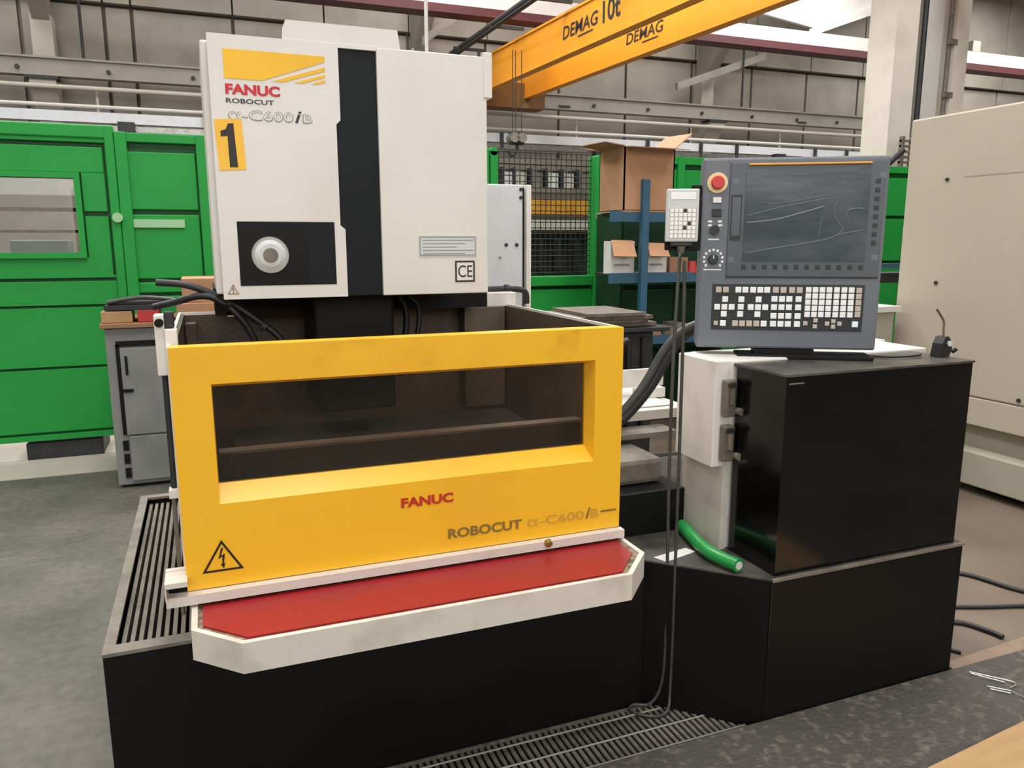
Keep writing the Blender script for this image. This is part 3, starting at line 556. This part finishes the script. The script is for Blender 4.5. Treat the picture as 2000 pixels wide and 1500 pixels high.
# duct hoses to the control panel
for k, dx in enumerate((0, .035)):
    MB().tube([(1.40+dx, 2.7, .82), (1.52+dx, 2.7, .90), (1.62+dx, 2.68, 1.02), (1.72+dx, 2.66, 1.19), (1.82+dx, 2.62, 1.27), (1.95, 2.45, 1.32)], .017 if k == 0 else .023, seg=12).build('duct_hose', 'hose' if k == 0 else 'rubber', T)
# left post
lp = MB().box(-.137, -.112, 2.22, 2.27, 1.25, 1.412, bev=.003).box(-.112, -.082, 2.2, 2.24, 1.25, 1.375, bev=.002).build('tank_post', 'white', T)
MB().cyl((-.124, 2.2, 1.392), (-.124, 2.22, 1.392), .011).build('knob', 'black', lp); MB().box(-.112, -.088, 2.22, 2.25, 1.376, 1.42, bev=.004).build('clamp', 'dark', lp)
MB().cyl((-.122, 2.25, .93), (-.122, 2.25, 1.25), .008, seg=8).build('slide_rod', 'dark', lp); MB().box(-.135, -.105, 2.22, 2.26, .91, .932).build('rod_block', 'white', lp); MB().cyl((-.125, 2.24, .56), (-.125, 2.24, .91), .006, seg=8).build('slide_rod', 'rim', lp)
# head
hb = MB().box(.026, .90, 2.56, 3.08, 1.44, 2.18, bev=.006).build('head_housing', 'cream', T)
zb, zt = 1.428, 2.187
MB().prism([(.045, zb), (.417, zb), (.417, 1.638), (.402, 1.65), (.402, 1.953), (.415, 1.966), (.415, zt), (.045, zt)], 2.5, 2.556, 'y').build('left_cover', 'cream', hb)
MB().box(.4151, .5319, 2.5, 2.556, 2.176, 2.187).box(.532, .892, 2.5, 2.556, zb, zt, bev=.003).build('right_cover', 'cream', hb)
box('black_stripe', 'stripe', hb, .398, .534, 2.512, 2.557, 1.43, 2.18, label='charcoal vertical stripe')
MB().prism([(.262, 2.187), (.608, 2.187), (.60, 2.242), (.266, 2.242)], 2.502, 2.6, 'y').build('top_cap', 'cream', hb)
box('corner_tab', 'cream', hb, .88, .909, 2.495, 2.55, 2.06, 2.2, bev=.002)
MB().cyl((.872, 2.52, 2.189), (.872, 2.52, 2.205), .006, seg=8).build('screw', 'dark', hb)
wd = MB().box(.095, .383, 2.4985, 2.4995, 1.468, 1.66).build('reel_window', 'black', hb, label='dark window with chrome hub')
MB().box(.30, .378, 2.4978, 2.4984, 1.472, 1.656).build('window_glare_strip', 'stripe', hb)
hx, hz = .186, 1.56
MB().cyl((hx, 2.49, hz), (hx, 2.498, hz), .054, .056, seg=36).build('hub_rim', 'chrome', hb); MB().cyl((hx, 2.484, hz), (hx, 2.4899, hz), .034, .046, seg=32).build('hub_face', 'platew', hb)
MB().cyl((hx, 2.477, hz), (hx, 2.4839, hz), .020, .022, seg=24).build('hub_nut', 'rim', hb)
yy = 2.4992
u0, u1, v0, v1 = .086, .374, 2.066, 2.147
def LG(pts): return [(u0+a*(u1-u0), v0+b*(v1-v0)) for a, b in pts]
m = MB()
for pts in ([(0, 1), (1, 1), (1, .80), (.37, 0), (0, 0)], [(.46, 0), (1, .62), (1, .48), (.58, 0)], [(.68, 0), (1, .36), (1, .26), (.77, 0)], [(.85, 0), (1, .17), (1, .08), (.92, 0)]):
    m.prism(LG(pts), yy-.0006, yy, 'y')
m.build('logo_flag', 'logo', hb, label='yellow flag emblem with rays')
MB().text('FANUC', (.087, yy, 2.022), (1, 0, 0), .153, .030, bold=.045, depth=.0006).build('lettering', 'ink_red', hb)
MB().text('ROBOCUT', (.087, yy, 1.998), (1, 0, 0), .134, .0135, bold=.02, depth=.0006).build('lettering', 'ink_dark', hb)
MB().text('α-C600', (.09, yy, 1.951), (1, 0, 0), .185, .030, bold=.022, depth=.0005).text('B', (.302, yy, 1.951), (1, 0, 0), .028, .026, bold=.02, depth=.0005).build('model_lettering', 'ink_grey', hb)
MB().text('α-C600', (.0925, yy, 1.9535), (1, 0, 0), .18, .025, bold=-.004, depth=.001).build('model_lettering_fill', 'cream', hb)
MB().text('B', (.3045, yy, 1.9535), (1, 0, 0), .023, .021, bold=-.004, depth=.001).build('model_lettering_fill', 'cream', hb)
MB().text('i', (.279, yy, 1.951), (1, 0, 0), .02, .034, bold=.02, shear=.3, depth=.001).build('model_lettering', 'ink_dark', hb)
st = MB().prism([(.05, 1.95), (.126, 1.956), (.132, 1.811), (.057, 1.806)], yy-.0006, yy, 'y').build('number_sticker', 'sticker', hb, label='yellow sticker with black number 1')
MB().prism([(.0865, 1.816), (.109, 1.817), (.103, 1.941), (.088, 1.94), (.081, 1.924), (.066, 1.918), (.066, 1.903), (.085, 1.905)], yy-.0014, yy-.0007, 'y').build('number_one', 'ink_brown', hb)
st = MB().box(.652, .851, yy-.001, yy, 1.551, 1.619).build('rating_plate', 'platew', hb)
MB().rectring(.655, .848, 1.554, 1.616, .003, yy-.0016, yy-.0011).build('plate_border', 'ink_grey', hb)
for k in range(5): MB().box(.665, .84-.03*(k % 3), yy-.0016, yy-.0011, 1.603-.011*k, 1.6055-.011*k).build('plate_text_line', 'ink_grey', hb)
MB().rectring(.775, .844, 1.466, 1.537, .006, yy-.0008, yy).build('mark_border', 'ink_dark', hb)
MB().box(.78, .839, yy-.0004, yy, 1.471, 1.532).build('mark_ground', 'white', hb)
MB().text('CE', (.785, yy, 1.482), (1, 0, 0), .05, .04, bold=.004, depth=.001).build('conformity_mark', 'ink_dark', hb)
warn(hb, .073, 1.444, .032, .03, yy, 'craned')
# arm and column behind head
ar = MB().box(.33, .60, 2.66, 3.0, 1.02, 1.44, bev=.01).build('upper_arm', 'black', T)
MB().box(.02, 1.03, 2.9, 3.3, 1.345, 1.44).build('ram_underside', 'black', ar); MB().box(.1, .9, 3.3, 3.7, .5405, 2.0).build('column', 'black', ar)
MB().box(.06, .09, 2.9, 2.95, 1.34, 1.43).build('side_bracket', 'white', ar)
MB().tube([(.66, 2.85, 1.4), (.69, 2.85, 1.32), (.66, 2.85, 1.1)], .012).build('coolant_hose', 'rubber', ar); MB().tube([(.70, 2.85, 1.4), (.74, 2.85, 1.33), (.70, 2.85, 1.1)], .01).build('coolant_hose', 'rubber', ar)
MB().box(1.0, 1.24, 3.12, 3.2, 1.325, 1.385, bev=.003).build('junction_box', 'white', ar)
# left black hoses
h = MB().tube([(-.145, 2.62, 1.478), (-.05, 2.61, 1.466), (.05, 2.6, 1.42), (.13, 2.6, 1.362), (.21, 2.6, 1.29), (.26, 2.6, 1.18)], .011, seg=10).build('supply_hose', 'rubber', T)
MB().tube([(-.16, 2.66, 1.40), (-.1, 2.63, 1.415), (-.02, 2.6, 1.435), (.04, 2.59, 1.415), (.1, 2.59, 1.35), (.14, 2.6, 1.26), (.16, 2.6, 1.15)], .011, seg=10).build('supply_hose', 'rubber', T)
for p in ((.06, 2.585, 1.412), (.16, 2.59, 1.335)): MB().cyl((p[0]-.006, p[1], p[2]+.004), (p[0]+.006, p[1], p[2]-.004), .017, seg=12).build('hose_clip', 'dark', T)
# rear electrical cabinet
rc = MB().box(1.0, 1.325, 3.25, 3.7, .5405, 1.845, bev=.004).build('rear_cabinet', 'platew', T, label='pale grey rear cabinet')
MB().box(1.338, 1.36, 3.235, 3.7, .5405, 1.845, bev=.003).build('door_edge', 'cream', rc); MB().box(1.325, 1.338, 3.27, 3.69, .5405, 1.835).build('door_gap', 'black', rc)
for x, z in ((1.315, 1.825), (1.315, 1.79), (1.245, 1.585), (1.295, 1.585)): MB().cyl((x, 3.245, z), (x, 3.251, z), .008, seg=10).build('screw', 'dark', rc)
MB().cyl((1.215, 3.245, 1.53), (1.215, 3.251, 1.53), .005, seg=8).build('screw', 'rim', rc)
MB().tube([(1.13, 3.18, 1.395), (1.22, 3.18, 1.395), (1.30, 3.17, 1.385), (1.31, 3.17, 1.33)], .013, seg=10).build('cable_gland_hose', 'rubber', rc)
MB().cyl((1.21, 3.18, 1.395), (1.23, 3.18, 1.394), .02, seg=10).build('hose_nut', 'rubber', rc)
# black cabinet right
bc = MB().box(1.632, 2.425, 1.862, 2.10, .5405, 1.19).build('black_cabinet', 'gloss', T, label='glossy black cabinet under the control panel')
MB().prism([(1.628, 1.858), (2.43, 1.858), (2.43, 2.12), (1.628, 2.12)], 1.19, 1.197).build('cabinet_top', 'topdirt', bc, label='dusty cabinet top')
MB().box(1.641, 1.70, 1.8605, 1.8618, 1.166, 1.17).build('edge_scuff', 'rim', bc)
# white cabinet behind
wc = MB().box(1.62, 2.50, 2.115, 2.36, .5405, 1.205, bev=.004).build('white_cabinet', 'white', T)
MB().box(2.15, 2.56, 2.362, 2.66, .5405, 1.204, bev=.003).build('rear_section', 'white', wc)
MB().box(1.558, 1.628, 2.118, 2.34, .84, 1.207, bev=.004).build('service_unit_box', 'white', wc, label='white box carrying the gauges')
MB().box(1.60, 1.625, 2.111, 2.35, .5405, .85).build('side_sheet', 'trayw', wc)
for z in (1.02, .865):
    g = MB().box(1.582, 1.624, 2.085, 2.116, z, z+.125, bev=.006).build('filter_gauge', 'gauge', wc, label='small cloudy filter bowl')
    MB().cyl((1.603, 2.083, z+.045), (1.603, 2.083, z+.098), .012, seg=12).build('gauge_tube', 'rib', wc); MB().cyl((1.628, 2.06, z+.02), (1.628, 2.084, z+.02), .012, seg=12).build('drain_knob', 'rim', wc)
    MB().box(1.585, 1.621, 2.078, 2.084, z+.102, z+.118, bev=.003).build('gauge_cap', 'dark', wc)
# ---------------- control panel
K = thing('control_panel', '', '', (1.858, 2.145, 1.23), math.radians(-30.7)); del K['label']; del K['category']
OFF[K.name] = Vector((0, 0, 0))
W, HH = .60, .647
kb = MB().box(-.30, .30, 0, .11, 0, HH, bev=.008)
K2 = kb.build('control_panel', 'pend', T, local=True, label='slate grey control panel with screen and keys')
bpy.data.objects.remove(K); K2.name = 'control_panel'
K2.location = Vector((1.858, 2.145, 1.23))-Vector((1.1, 2.7, 0)); K2.rotation_euler = (0, 0, math.radians(-30.7)); OFF[K2.name] = Vector((0, 0, 0))
def U(u): return -.30+u*W
def V(v): return v*HH
def cb(name, m, u0, u1, v0, v1, d0, d1, bev=0, **k): return MB().box(U(u0), U(u1), d0, d1, V(v0), V(v1), bev=bev).build(name, m, K2, local=True, **k)
def crease(pts, r):
    q = []
    for x, y in pts: u, v = (x-(345-55*(y-75)/1345))/1290, (1433-y)/1371; q.append((U(u), -.0088, V(v)))
    m = MB().tube(q, r, seg=6, sub=5)
    for p in m.v: p.y = -.0086+(p.y+.0088)*.25
    m.build('film_crease', 'crease', K2, local=True, label='pale wrinkle in the loose screen film')
M['crease'] = mat('film_wrinkle', (90, 98, 105), .3, spec=.4)
for pts, r in (([(645, 735), (850, 700), (1180, 645), (1300, 605), (1465, 572)], .0022), ([(1290, 372), (1255, 440), (1290, 520), (1325, 560), (1300, 605)], .003), ([(1160, 612), (1168, 540), (1182, 480)], .0022), ([(655, 520), (850, 500), (1050, 450), (1190, 410)], .004), ([(660, 470), (900, 410), (1230, 350)], .002), ([(1360, 520), (1345, 450), (1400, 425), (1465, 428)], .003), ([(740, 375), (900, 380), (1400, 300)], .0016)): crease(pts, r)
bz = cb('screen_bezel', 'bezel', .152, .978, .385, .975, -.006, .001, .002)
cb('display_screen', 'screen', .238, .90, .468, .94, -.0085, -.0058)
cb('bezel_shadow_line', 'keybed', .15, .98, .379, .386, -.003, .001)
cb('orange_strip', 'orange', .25, .90, .958, .968, -.016, -.006, .002, label='thin orange strip above the screen')
cb('card_slot', 'keybed', .163, .222, .575, .81, -.0075, -.0055); cb('card_slot_cover', 'bezel', .17, .215, .60, .80, -.0085, -.0074)
sk = cb('soft_key', 'keybed', .003, .027, .002, .024, -.0085, -.0058, .001); sk.location = (W*.926, 0, HH*.86)
for k in range(1, 8): inst(sk, K2, (W*.926, 0, HH*(.86-k*.0445)))
for k in range(12): inst(sk, K2, (W*(.245+k*.0578-.012), 0, HH*.424))
for u, v in ((.165, .875), (.16, .47), (.945, .90), (.935, .485)): cb('corner_label', 'pend', u, u+.035, v-.01, v+.018, -.0068, -.0058)
MB().cyl((U(.083), -.004, V(.874)), (U(.083), 0, V(.874)), .034, seg=32).build('stop_ring', 'estopy', K2, local=True, label='pale yellow ring')
MB().cyl((U(.083), -.02, V(.874)), (U(.083), -.0041, V(.874)), .014, .018, seg=24).cyl((U(.083), -.034, V(.874)), (U(.083), -.02, V(.874)), .019, .023, seg=24).build('stop_button', 'estop', K2, local=True, label='red emergency stop button')
cb('power_button', 'key', .062, .108, .77, .80, -.008, 0, .002); cb('off_button', 'keybed', .06, .112, .70, .74, -.008, 0, .002)
for u, v in ((.04, .675), (.095, .675), (.04, .655), (.098, .655)): cb('printed_label', 'key', u, u+.022, v-.005, v+.005, -.0006, 0)
MB().cyl((U(.078), -.012, V(.63)), (U(.078), 0, V(.63)), .016, seg=20).build('key_switch', 'keybed', K2, local=True); cb('printed_label', 'key', .045, .105, .577, .585, -.0006, 0)
MB().cyl((U(.078), -.014, V(.476)), (U(.078), 0, V(.476)), .014, .018, seg=20).build('rotary_switch', 'keybed', K2, local=True)
cb('rotary_pointer', 'key', .0755, .0805, .48, .498, -.016, -.0138)
for k in range(11):
    a = math.radians(-130+26*k); cu = .078+.052*math.sin(a); cv = .476+.05*math.cos(a); cb('dial_mark', 'key', cu-.006, cu+.006, cv-.006, cv+.006, -.0006, 0)
cb('printed_label', 'key', .025, .125, .418, .424, -.0006, 0)
kp = cb('keypad', 'keybed', .082, .917, .10, .345, -.003, .001, .001, label='black keypad panel')
def kc(x, y): return (x-302)/1281, (1433-y)/1371
ksz = .0197
def keymesh(mn):
    o = MB().box(-ksz/2, ksz/2, -.009, -.003, -ksz/2, ksz/2, bev=.0012).build('key', mn, kp, local=True); return o
kw, kt = keymesh('key'), keymesh('keytan'); first = {id(kw): True, id(kt): True}
def key(x, y, src, s=1):
    u, v = kc(x, y); p = (U(u), 0, V(v))
    if first.get(id(src)): first[id(src)] = False; src.location = p; return
    o = inst(src, kp, p); o.scale = (s, 1, s)
for x in (592, 642, 697, 748, 797): key(x, 1000, kw)
for x in (450, 502, 858, 912, 972, 1025): key(x, 1000, kt)
for x, y in ((500, 1070), (445, 1127), (497, 1127), (549, 1127), (495, 1178), (617, 1070), (615, 1125), (613, 1178), (740, 1070), (686, 1127), (738, 1127), (790, 1127), (737, 1178)): key(x, y, kw)
for x in (580, 630, 682, 733): key(x, 1247, kt)
for x in (492, 785): key(x, 1247, kw)
for x in (852, 905, 957, 1022):
    for y in (1065, 1125, 1188, 1247): key(x, y, kw)
for x in (1088, 1136, 1184, 1232, 1284, 1335, 1385):
    for y in (997, 1042, 1086, 1130, 1175): key(x, y, kw, .92)
for y in (1000, 1042, 1086, 1130, 1172): key(1437, y, kt, .92)
for x, y in ((1080, 1240), (1150, 1218), (1148, 1262), (1232, 1240), (1275, 1222), (1318, 1240), (1275, 1262), (440, 1247)): key(x, y, kt, .72)
key(1425, 1243, kw)
# swivel base
MB().box(-.16, .29, -.03, .09, -.033, -.018, bev=.003).box(-.1, .1, .0, .08, -.018, -.001).build('swivel_base', 'black', K2, local=True)
MB().box(-.20, -.16, 0, .09, .09, .10).build('rear_bracket', 'black', K2, local=True)
# bracket for handset
MB().box(-.335, -.302, -.0, .04, .34, .56, bev=.004).build('handset_bracket', 'black', K2, local=True); MB().box(-.40, -.335, -.01, .02, .36, .40, bev=.004).build('bracket_arm', 'black', K2, local=True)
# ================================================================== HANDSET
hs = thing('handset', 'white handheld remote with display and small keys beside control panel', 'remote', (1.388, 2.09, 1.598), math.radians(-24)); OFF[hs.name] = Vector((0, 0, 0)); hs.scale = (.76, .9, .88)
MB().box(-.065, .065, 0, .035, 0, .183, bev=.005).build('handset_body', 'platew', hs, local=True)
MB().box(-.05, .05, -.001, .0, .147, .171).build('display', 'key', hs, local=True)
hk = MB().box(-.0068, .0068, -.003, 0, -.0062, .0062, bev=.001).build('key', 'key', hs, local=True); hkd = MB().box(-.0068, .0068, -.003, 0, -.0062, .0062, bev=.001).build('key', 'keybed', hs, local=True); fk = [True, True]
MB().box(-.056, .056, -.0006, 0, .012, .117).build('keypad_ground', 'keytan', hs, local=True)
for r in range(7):
    for c in range(6):
        p = (-.0445+c*.0178, 0, .108-r*.0148); dk = (r, c) in ((0, 3), (3, 4), (4, 3)); s = hkd if dk else hk
        if fk[int(dk)]: fk[int(dk)] = False; s.location = p
        else: inst(s, hs, p)
MB().box(-.045, .045, .002, .034, -.016, -.001, bev=.004).build('lower_grip', 'dark', hs, local=True); MB().cyl((0, .015, -.04), (0, .015, -.016), .012, .018, seg=14).build('cable_gland', 'rim', hs, local=True)
MB().box(-.062, .085, .036, .055, -.03, .15, bev=.004).build('backing_holder', 'black', hs, local=True)
cb_ = MB().tube([(1.39, 2.075, 1.54), (1.392, 2.07, 1.35), (1.392, 2.065, .9), (1.39, 2.06, .4), (1.385, 2.055, .12), (1.36, 2.03, .03), (1.30, 2.03, .022), (1.25, 2.085, .022), (1.275, 2.108, .024), (1.33, 2.085, .032), (1.365, 2.075, .12), (1.375, 2.08, .35), (1.37, 2.085, .8), (1.372, 2.09, 1.2), (1.40, 2.12, 1.5), (1.46, 2.2, 1.6), (1.53, 2.3, 1.6)], .0055, seg=8, sub=8).build('handset_cable', 'hose')
tag(cb_, 'long dark cable hanging from the handset down to the floor grating', 'cable')
# ================================================================== SMALL THINGS
gh = MB().tube([(1.575, 2.30, .567), (1.55, 2.21, .567), (1.522, 2.09, .567), (1.522, 2.01, .567), (1.54, 1.925, .567)], .023, seg=16).build('green_hose', 'greenhose')
tag(gh, 'short cut length of green hose lying on the black base', 'hose')
e = MB().cyl((1.5402, 1.9239, .567), (1.5405, 1.922, .567), .014, seg=14).build('hose_end', 'platew', gh); OFF[e.name] = Vector((0, 0, 0))
o = MB().add([(1.352, 2.135, .5412), (1.372, 2.085, .5412), (1.515, 2.125, .5412), (1.50, 2.165, .5412), (1.352, 2.135, .5425), (1.372, 2.085, .5425), (1.515, 2.125, .5425), (1.50, 2.165, .5425)], [(0, 1, 2, 3), (7, 6, 5, 4), (0, 4, 5, 1), (1, 5, 6, 2), (2, 6, 7, 3), (3, 7, 4, 0)]).build('paper_strip', 'whitebeam'); tag(o, 'strip of white paper on the black base under the green hose', 'paper')
t = thing('indicator_stand', 'black magnetic stand with bent rod on the black cabinet corner', 'stand', (2.40, 1.99, 1.197))
MB().prism([(2.372, 1.198), (2.418, 1.198), (2.428, 1.225), (2.425, 1.25), (2.408, 1.27), (2.392, 1.268), (2.38, 1.245)], 1.95, 1.99, 'y').build('magnet_body', 'rubber', t)
MB().cyl((2.412, 1.945, 1.245), (2.412, 1.95, 1.245), .01, seg=14).build('dial', 'platew', t); MB().cyl((2.43, 1.95, 1.215), (2.443, 1.945, 1.225), .007, seg=10).build('knob', 'black', t)
MB().tube([(2.405, 1.97, 1.262), (2.402, 1.97, 1.30), (2.398, 1.97, 1.325), (2.358, 1.97, 1.368)], .004, seg=8).build('bent_rod', 'rib', t)
o = MB().tube([(2.15, 2.05, 1.202), (2.2, 2.0, 1.203), (2.27, 1.98, 1.204), (2.34, 2.0, 1.203)], .004).build('black_cord', 'rubber'); tag(o, 'thin black cord lying on the dusty cabinet top', 'cord')
# floor cables
cabs = [([(2.46, 2.75, .02), (3.0, 2.6, .012), (3.3, 2.5, .012), (3.4, 2.25, .012), (3.6, 2.0, .012)], .012, 'uppermost black cable on floor right of the base'),
        ([(2.46, 2.5, .012), (2.99, 2.24, .012), (3.27, 2.14, .012), (3.7, 1.98, .012)], .009, 'straight thin black cable on floor right of the base'),
        ([(2.46, 2.2, .014), (2.7, 2.18, .012), (2.86, 2.14, .012), (2.91, 2.04, .012), (2.92, 1.98, .012)], .012, 'thick curved black cable on floor ending near the mat'),
        ([(2.46, 2.03, .012), (2.6, 2.02, .01), (2.66, 1.96, .01)], .008, 'short black cable end by the base corner on the floor')]
for p, r, l in cabs: tag(MB().tube(p, r).build('floor_cable', 'rubber'), l, 'cable')
# grating, mat, wood, wires
t = thing('floor_grating', 'galvanised steel floor grating in front of the black tank', 'grating', (.95, 1.95, 0))
box('drip_pan', 'black', t, .0, 1.62, 1.6, 2.115, .001, .004)
gb = MB().box(0, .0125, 1.62, 2.115, .005, .0125).build('grating_bar', 'grate', t, local=True); gb.location = (.02-.95, -1.95, 0); n = 0
M4 = None
for k in range(1, 72):
    x = .02+k*.0222
    if x > 1.6: break
    src = gb
    inst(gb, t, (x-.95, -1.95, 0))
for y in (2.07, 1.98, 1.885, 1.79): MB().cyl((.01, y, .0145), (1.6 if y < 2.0 else 1.36, y, .0145), .0035, seg=6).build('cross_rod', 'rod', t)
box('edge_bar', 'grate', t, .01, 1.32, 2.105, 2.113, .005, .015)
# trim bars overlapped by base chamfer
def mat_grid():
    m = MB(); nx, ny = 90, 40; xa, xb, yA, yB = .2, 4.2, .25, 1.838
    rnd = random.Random(3); v = []
    for j in range(ny+1):
        for i in range(nx+1):
            e = i in (0, nx) or j in (0, ny); v.append((xa+(xb-xa)*i/nx, yA+(yB-yA)*j/ny, .05+(0 if e else rnd.uniform(-.0015, .002))))
    m.add(v, [(j*(nx+1)+i, j*(nx+1)+i+1, (j+1)*(nx+1)+i+1, (j+1)*(nx+1)+i) for j in range(ny) for i in range(nx)], True)
    m.box(xa, xb, yA, yB, .034, .048); return m
o = mat_grid().build('floor_mat', 'matb', fix=False); tag(o, 'grimy dark floor mat in front of the machine base', 'mat')
o = MB().prism([(2.47, 1.843), (4.2, 1.845), (4.2, 1.99), (2.47, 1.885)], .0, .045).build('wood_strip', 'woodstrip'); tag(o, 'dusty wooden strip along the far edge of the floor mat', 'strip')
o = MB().prism([(1.2, 1.375), (2.6, 1.53), (2.75, .6), (1.3, .5)], .0535, .072).build('wooden_board', 'wood'); tag(o, 'pale wooden board lying on the mat at the lower right corner', 'board')
t = thing('wire_clip', 'bent bright steel wire lying on the floor mat', 'wire', (2.5, 1.7, .054))
for p in ([(2.49, 1.795, .056), (2.57, 1.70, .056), (2.572, 1.68, .056), (2.555, 1.672, .056), (2.53, 1.67, .056)], [(2.486, 1.785, .056), (2.545, 1.70, .056)], [(2.465, 1.705, .056), (2.515, 1.655, .056)], [(2.46, 1.69, .056), (2.50, 1.645, .056)], [(2.515, 1.655, .056), (2.52, 1.61, .056), (2.51, 1.57, .056)]):
    MB().tube(p, .0022, seg=6, sub=4).build('wire_strand', 'chrome', t)

# groups of repeats
GR = {'vertical_conduit': 'vertical conduits on the back wall', 'diagonal_brace': 'diagonal braces under the roof', 'green_screen': 'green machine guard screens', 'carton': 'white cartons on the blue shelf',
      'cardboard_box': 'cardboard boxes around the hall', 'oily_part': 'parts on the lower blue shelf', 'floor_cable': 'cables on the floor by the base'}
for o in C.objects:
    k = o.name.split('.')[0]
    if k in GR and o.parent is None: o['group'] = GR[k]
